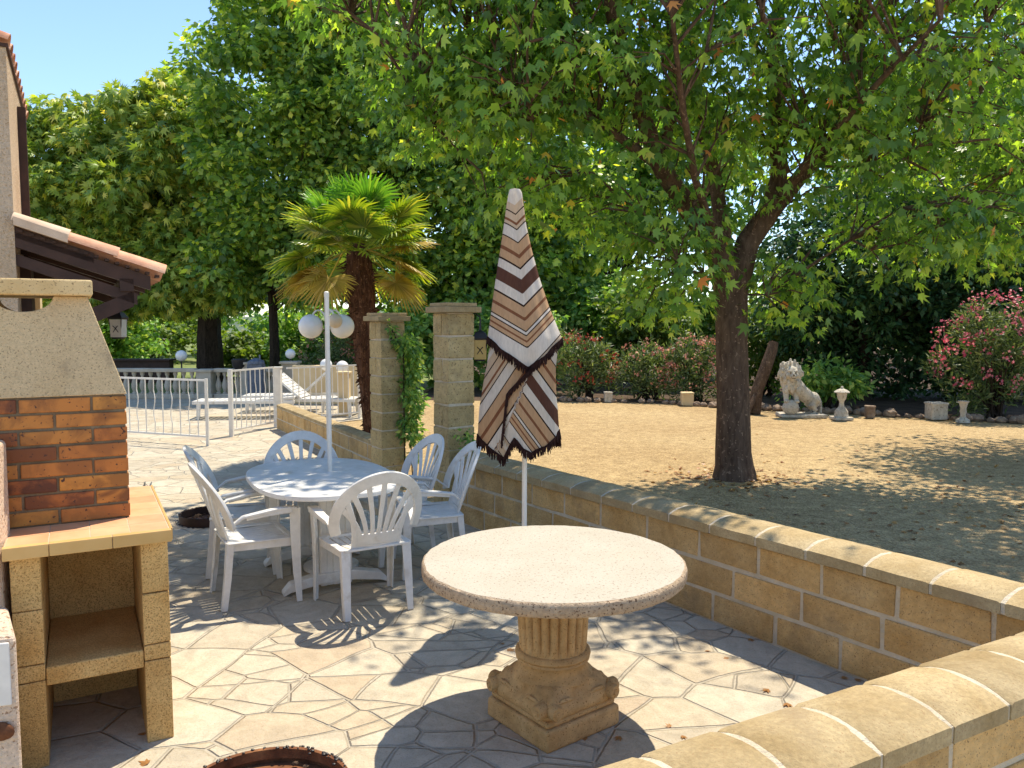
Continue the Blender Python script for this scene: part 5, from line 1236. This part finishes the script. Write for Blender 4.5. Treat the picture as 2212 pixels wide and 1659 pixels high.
# ------------------------------------------------------------ fan palm
def palm():
    base = Vector((-1.90, 10.6, 0)); root = empty('fan_palm', base, 0, 'bushy fan palm with shaggy brown trunk behind the stone pillars', 'palm'); m = MB()
    top = Vector((-.19, 0, 2.90)); prof = [(.085, 0), (.09, .5), (.10, 1.0), (.13, 1.45), (.165, 1.9), (.18, 2.4), (.16, 2.75), (.08, 2.95)]
    m.lathe(prof, n=18, rf=lambda a, z: 1 + .10 * math.sin(a * 7 + z * 23))
    for k in range(420):
        z = random.uniform(.15, 2.65); r = np.interp(z, [p[1] for p in prof], [p[0] for p in prof]); a = random.uniform(0, 6.283)
        p = Vector((r * math.cos(a), r * math.sin(a), z)); o = Vector((math.cos(a), math.sin(a), random.uniform(-.7, .9))).normalized()
        L = random.uniform(.04, .12) * (1.3 if z > 1.5 else .6); m.tube([p, p + o * L + Vector((0, 0, -.02))], [.012, .003], 4)
    m.v = [(x - .055 * z, y, z) for x, y, z in m.v]; m.build('trunk', MAT['palmbark'], root)
    def frond(az, el, L, fan, mat, nb=34, tilt=0, parent=root):
        s = MB(); st = top + Vector((math.cos(az) * .08, math.sin(az) * .08, random.uniform(-.15, .05)))
        d = Vector((math.cos(az) * math.cos(el), math.sin(az) * math.cos(el), math.sin(el)))
        hub = st + d * L + Vector((0, 0, -.10 * L)); side = Vector((-math.sin(az), math.cos(az), 0)); up = side.cross(d).normalized() * -1
        if up.z < 0: up = -up
        side = (side * math.cos(tilt) + up * math.sin(tilt)).normalized(); up = d.cross(side).normalized(); up = up if up.z > 0 else -up
        s.tube([st, st.lerp(hub, .5) + Vector((0, 0, .03)), hub], [.014, .010, .008], 5)
        vs = []; fs = []
        for i in range(nb):
            t = -1 + 2 * i / (nb - 1); a = t * R(128); l = fan * (1 - .22 * abs(t)) * random.uniform(.9, 1.05)
            dr = (d * math.cos(a) + side * math.sin(a) + up * .12 * abs(t)).normalized(); pr = dr.cross(up).normalized()
            ws = [.004, .021, .017, .011, .002]; qs = [0, .3, .6, .85, 1]
            b0 = len(s.v); pts = []
            for w_, q in zip(ws, qs):
                c = hub + dr * l * q + Vector((0, 0, -1)) * (l * (.10 * q * q + (.30 * max(0, q - .6)) * random.uniform(.5, 1.4))) ; pts += [c - pr * w_, c + up * .006, c + pr * w_]
            s.v += [tuple(p) for p in pts]
            for k in range(4):
                o_ = b0 + k * 3; s.f += [(o_, o_ + 1, o_ + 4, o_ + 3), (o_ + 1, o_ + 2, o_ + 5, o_ + 4)]
        me = bpy.data.meshes.new('frond'); me.from_pydata(s.v, [], s.f); me.materials.append(mat); o = bpy.data.objects.new('frond', me); link(o); o.parent = parent
    for k in range(13): frond(k * 2.4 + .3, R(random.uniform(52, 85)), random.uniform(.42, .62), random.uniform(.50, .62), MAT['leaf_palm_green'], tilt=random.uniform(-.3, .3))
    for k in range(17): frond(k * 2.4, R(random.uniform(12, 48)), random.uniform(.5, .72), random.uniform(.50, .6), MAT['leaf_palm'], tilt=random.uniform(-.4, .4))
    for k in range(12): frond(k * 2.4 + 1, R(random.uniform(-38, 8)), random.uniform(.45, .68), random.uniform(.42, .52), MAT['leaf_palm'], tilt=random.uniform(-.4, .4))
    for az, el in ((R(185), R(-28)), (R(200), R(-42)), (R(-12), R(-38)), (R(-28), R(-14)), (R(238), R(-48)), (R(-5), R(12))): frond(az, el, .62, .48, MAT['leaf_palm_old'], tilt=random.uniform(-.5, .5))
palm()

# ------------------------------------------------------------ creepers on the pillars
def creeper(name, spots, lab, per=28, size=.055):
    C = np.array([s[:3] for s in spots]); rd = np.array([s[3] for s in spots]); root = empty(name, tuple(C[-1] * [1, 1, 0]), 0, lab, 'climbing plant'); B = C[-1] * np.array([1, 1, 0])
    m = MB(); m.tube([tuple(c - B) for c in C[::max(1, len(C) // 8)]] + [(0, 0, 0)], .008, 5); m.build('stem', MAT['darkbark'], root)
    p_, t_, n_, s_ = clump_leaves(C - B, rd, per, size, .7, 1.1, .3); leaf_object('foliage', p_, t_, n_, s_, OVAL, MAT['leaf_mid'], root)
creeper('climbing_plant', [(-1.16 + random.uniform(-.06, .08), 8.9 + random.uniform(-.1, .1), 1.62 - k * .04, .12) for k in range(28)] + [(-1.13, 8.85, .3, .07)], 'leafy green climber hanging on the right side of the farther pillar', per=60, size=.075)
creeper('climbing_plant', [(-1.36 + k * .018, 8.74 + k * .01, 1.80 - k * .04, .055) for k in range(9)], 'thin creeper trailing over the top of the farther pillar', per=16)
creeper('climbing_plant', [(-.40 + random.uniform(-.07, .07), 7.17, .80 - k * .03, .07) for k in range(8)], 'small green creeper at the foot of the nearer pillar', per=22, size=.05)

# ------------------------------------------------------------ fallen leaves
lm = MB(); lm.add([(x, y, z * .6 + .02) for x, y, z in LOBED[0]], LOBED[1]); 
lf0 = lm.build('fallen_leaf', MAT['deadleaf'])
from math import cos, sin
def onground(px, py):
    p = R(4.3); u = -(py - 829); dy = 1700 * cos(p) + u * sin(p); dz_ = -1700 * sin(p) + u * cos(p); t = -1.8 / dz_; return (px - 1106) * t, dy * t
leafspots = [(1095, 1404, 'left of the table pedestal'), (1565, 1420, 'right of the table pedestal'), (1450, 1572, 'beside the shadow of the stone table'), (1473, 1590, 'beside the shadow of the stone table'), (1660, 1490, None), (1700, 1520, None), (1530, 1408, None), (1850, 1455, None), (1835, 1450, None), (1820, 1462, None), (1862, 1466, None), (1845, 1468, None), (1340, 1592, None), (1270, 1597, None), (320, 1652, None), (300, 1590, None), (1090, 1390, None), (1620, 1380, None)]
for i, (px, py, _) in enumerate(leafspots):
    o = lf0 if i == 0 else lf0.copy()
    if i: link(o)
    x, y = onground(px, py); s = random.uniform(.05, .085); o.location = (x, y, .004); o.scale = (s, s, s * 1.5); o.rotation_euler = (random.uniform(-.2, .2), random.uniform(-.2, .2), random.uniform(0, 6.28))
    tag(o, 'dry brown leaf fallen on the patio paving', 'leaf', 'dry leaves scattered on the patio paving')
n = 2600; xs = rng.uniform(1.2, 11, n); ys = rng.uniform(3.6, 14, n)
ok = (xs - .98) * .818 + (ys - 5.0) * .575 > .42; dens = np.exp(-((xs - 5.0) / 3.2) ** 2 - ((ys - 7.0) / 3.0) ** 2) > rng.random(n) * 1.1
xs, ys = xs[ok & dens], ys[ok & dens]; a_ = rng.uniform(0, 6.283, 260); q_ = .28 + np.abs(rng.normal(0, .35, 260)); xs = np.concatenate([xs, 2.63 + q_ * np.cos(a_)]); ys = np.concatenate([ys, 9.22 + q_ * np.sin(a_)]); n = len(xs)
tag(leaf_object('leaf_litter', np.stack([xs, ys, np.full(n, .002)], 1), rng.normal(size=(n, 3)) * np.array([1, 1, .15]), np.array([0, 0, 1]) + rng.normal(size=(n, 3)) * .3, rng.uniform(.05, .12, n), LOBED, MAT['deadleaf']), 'dry leaf litter scattered over the shaded gravel', 'leaf litter', kind='stuff')
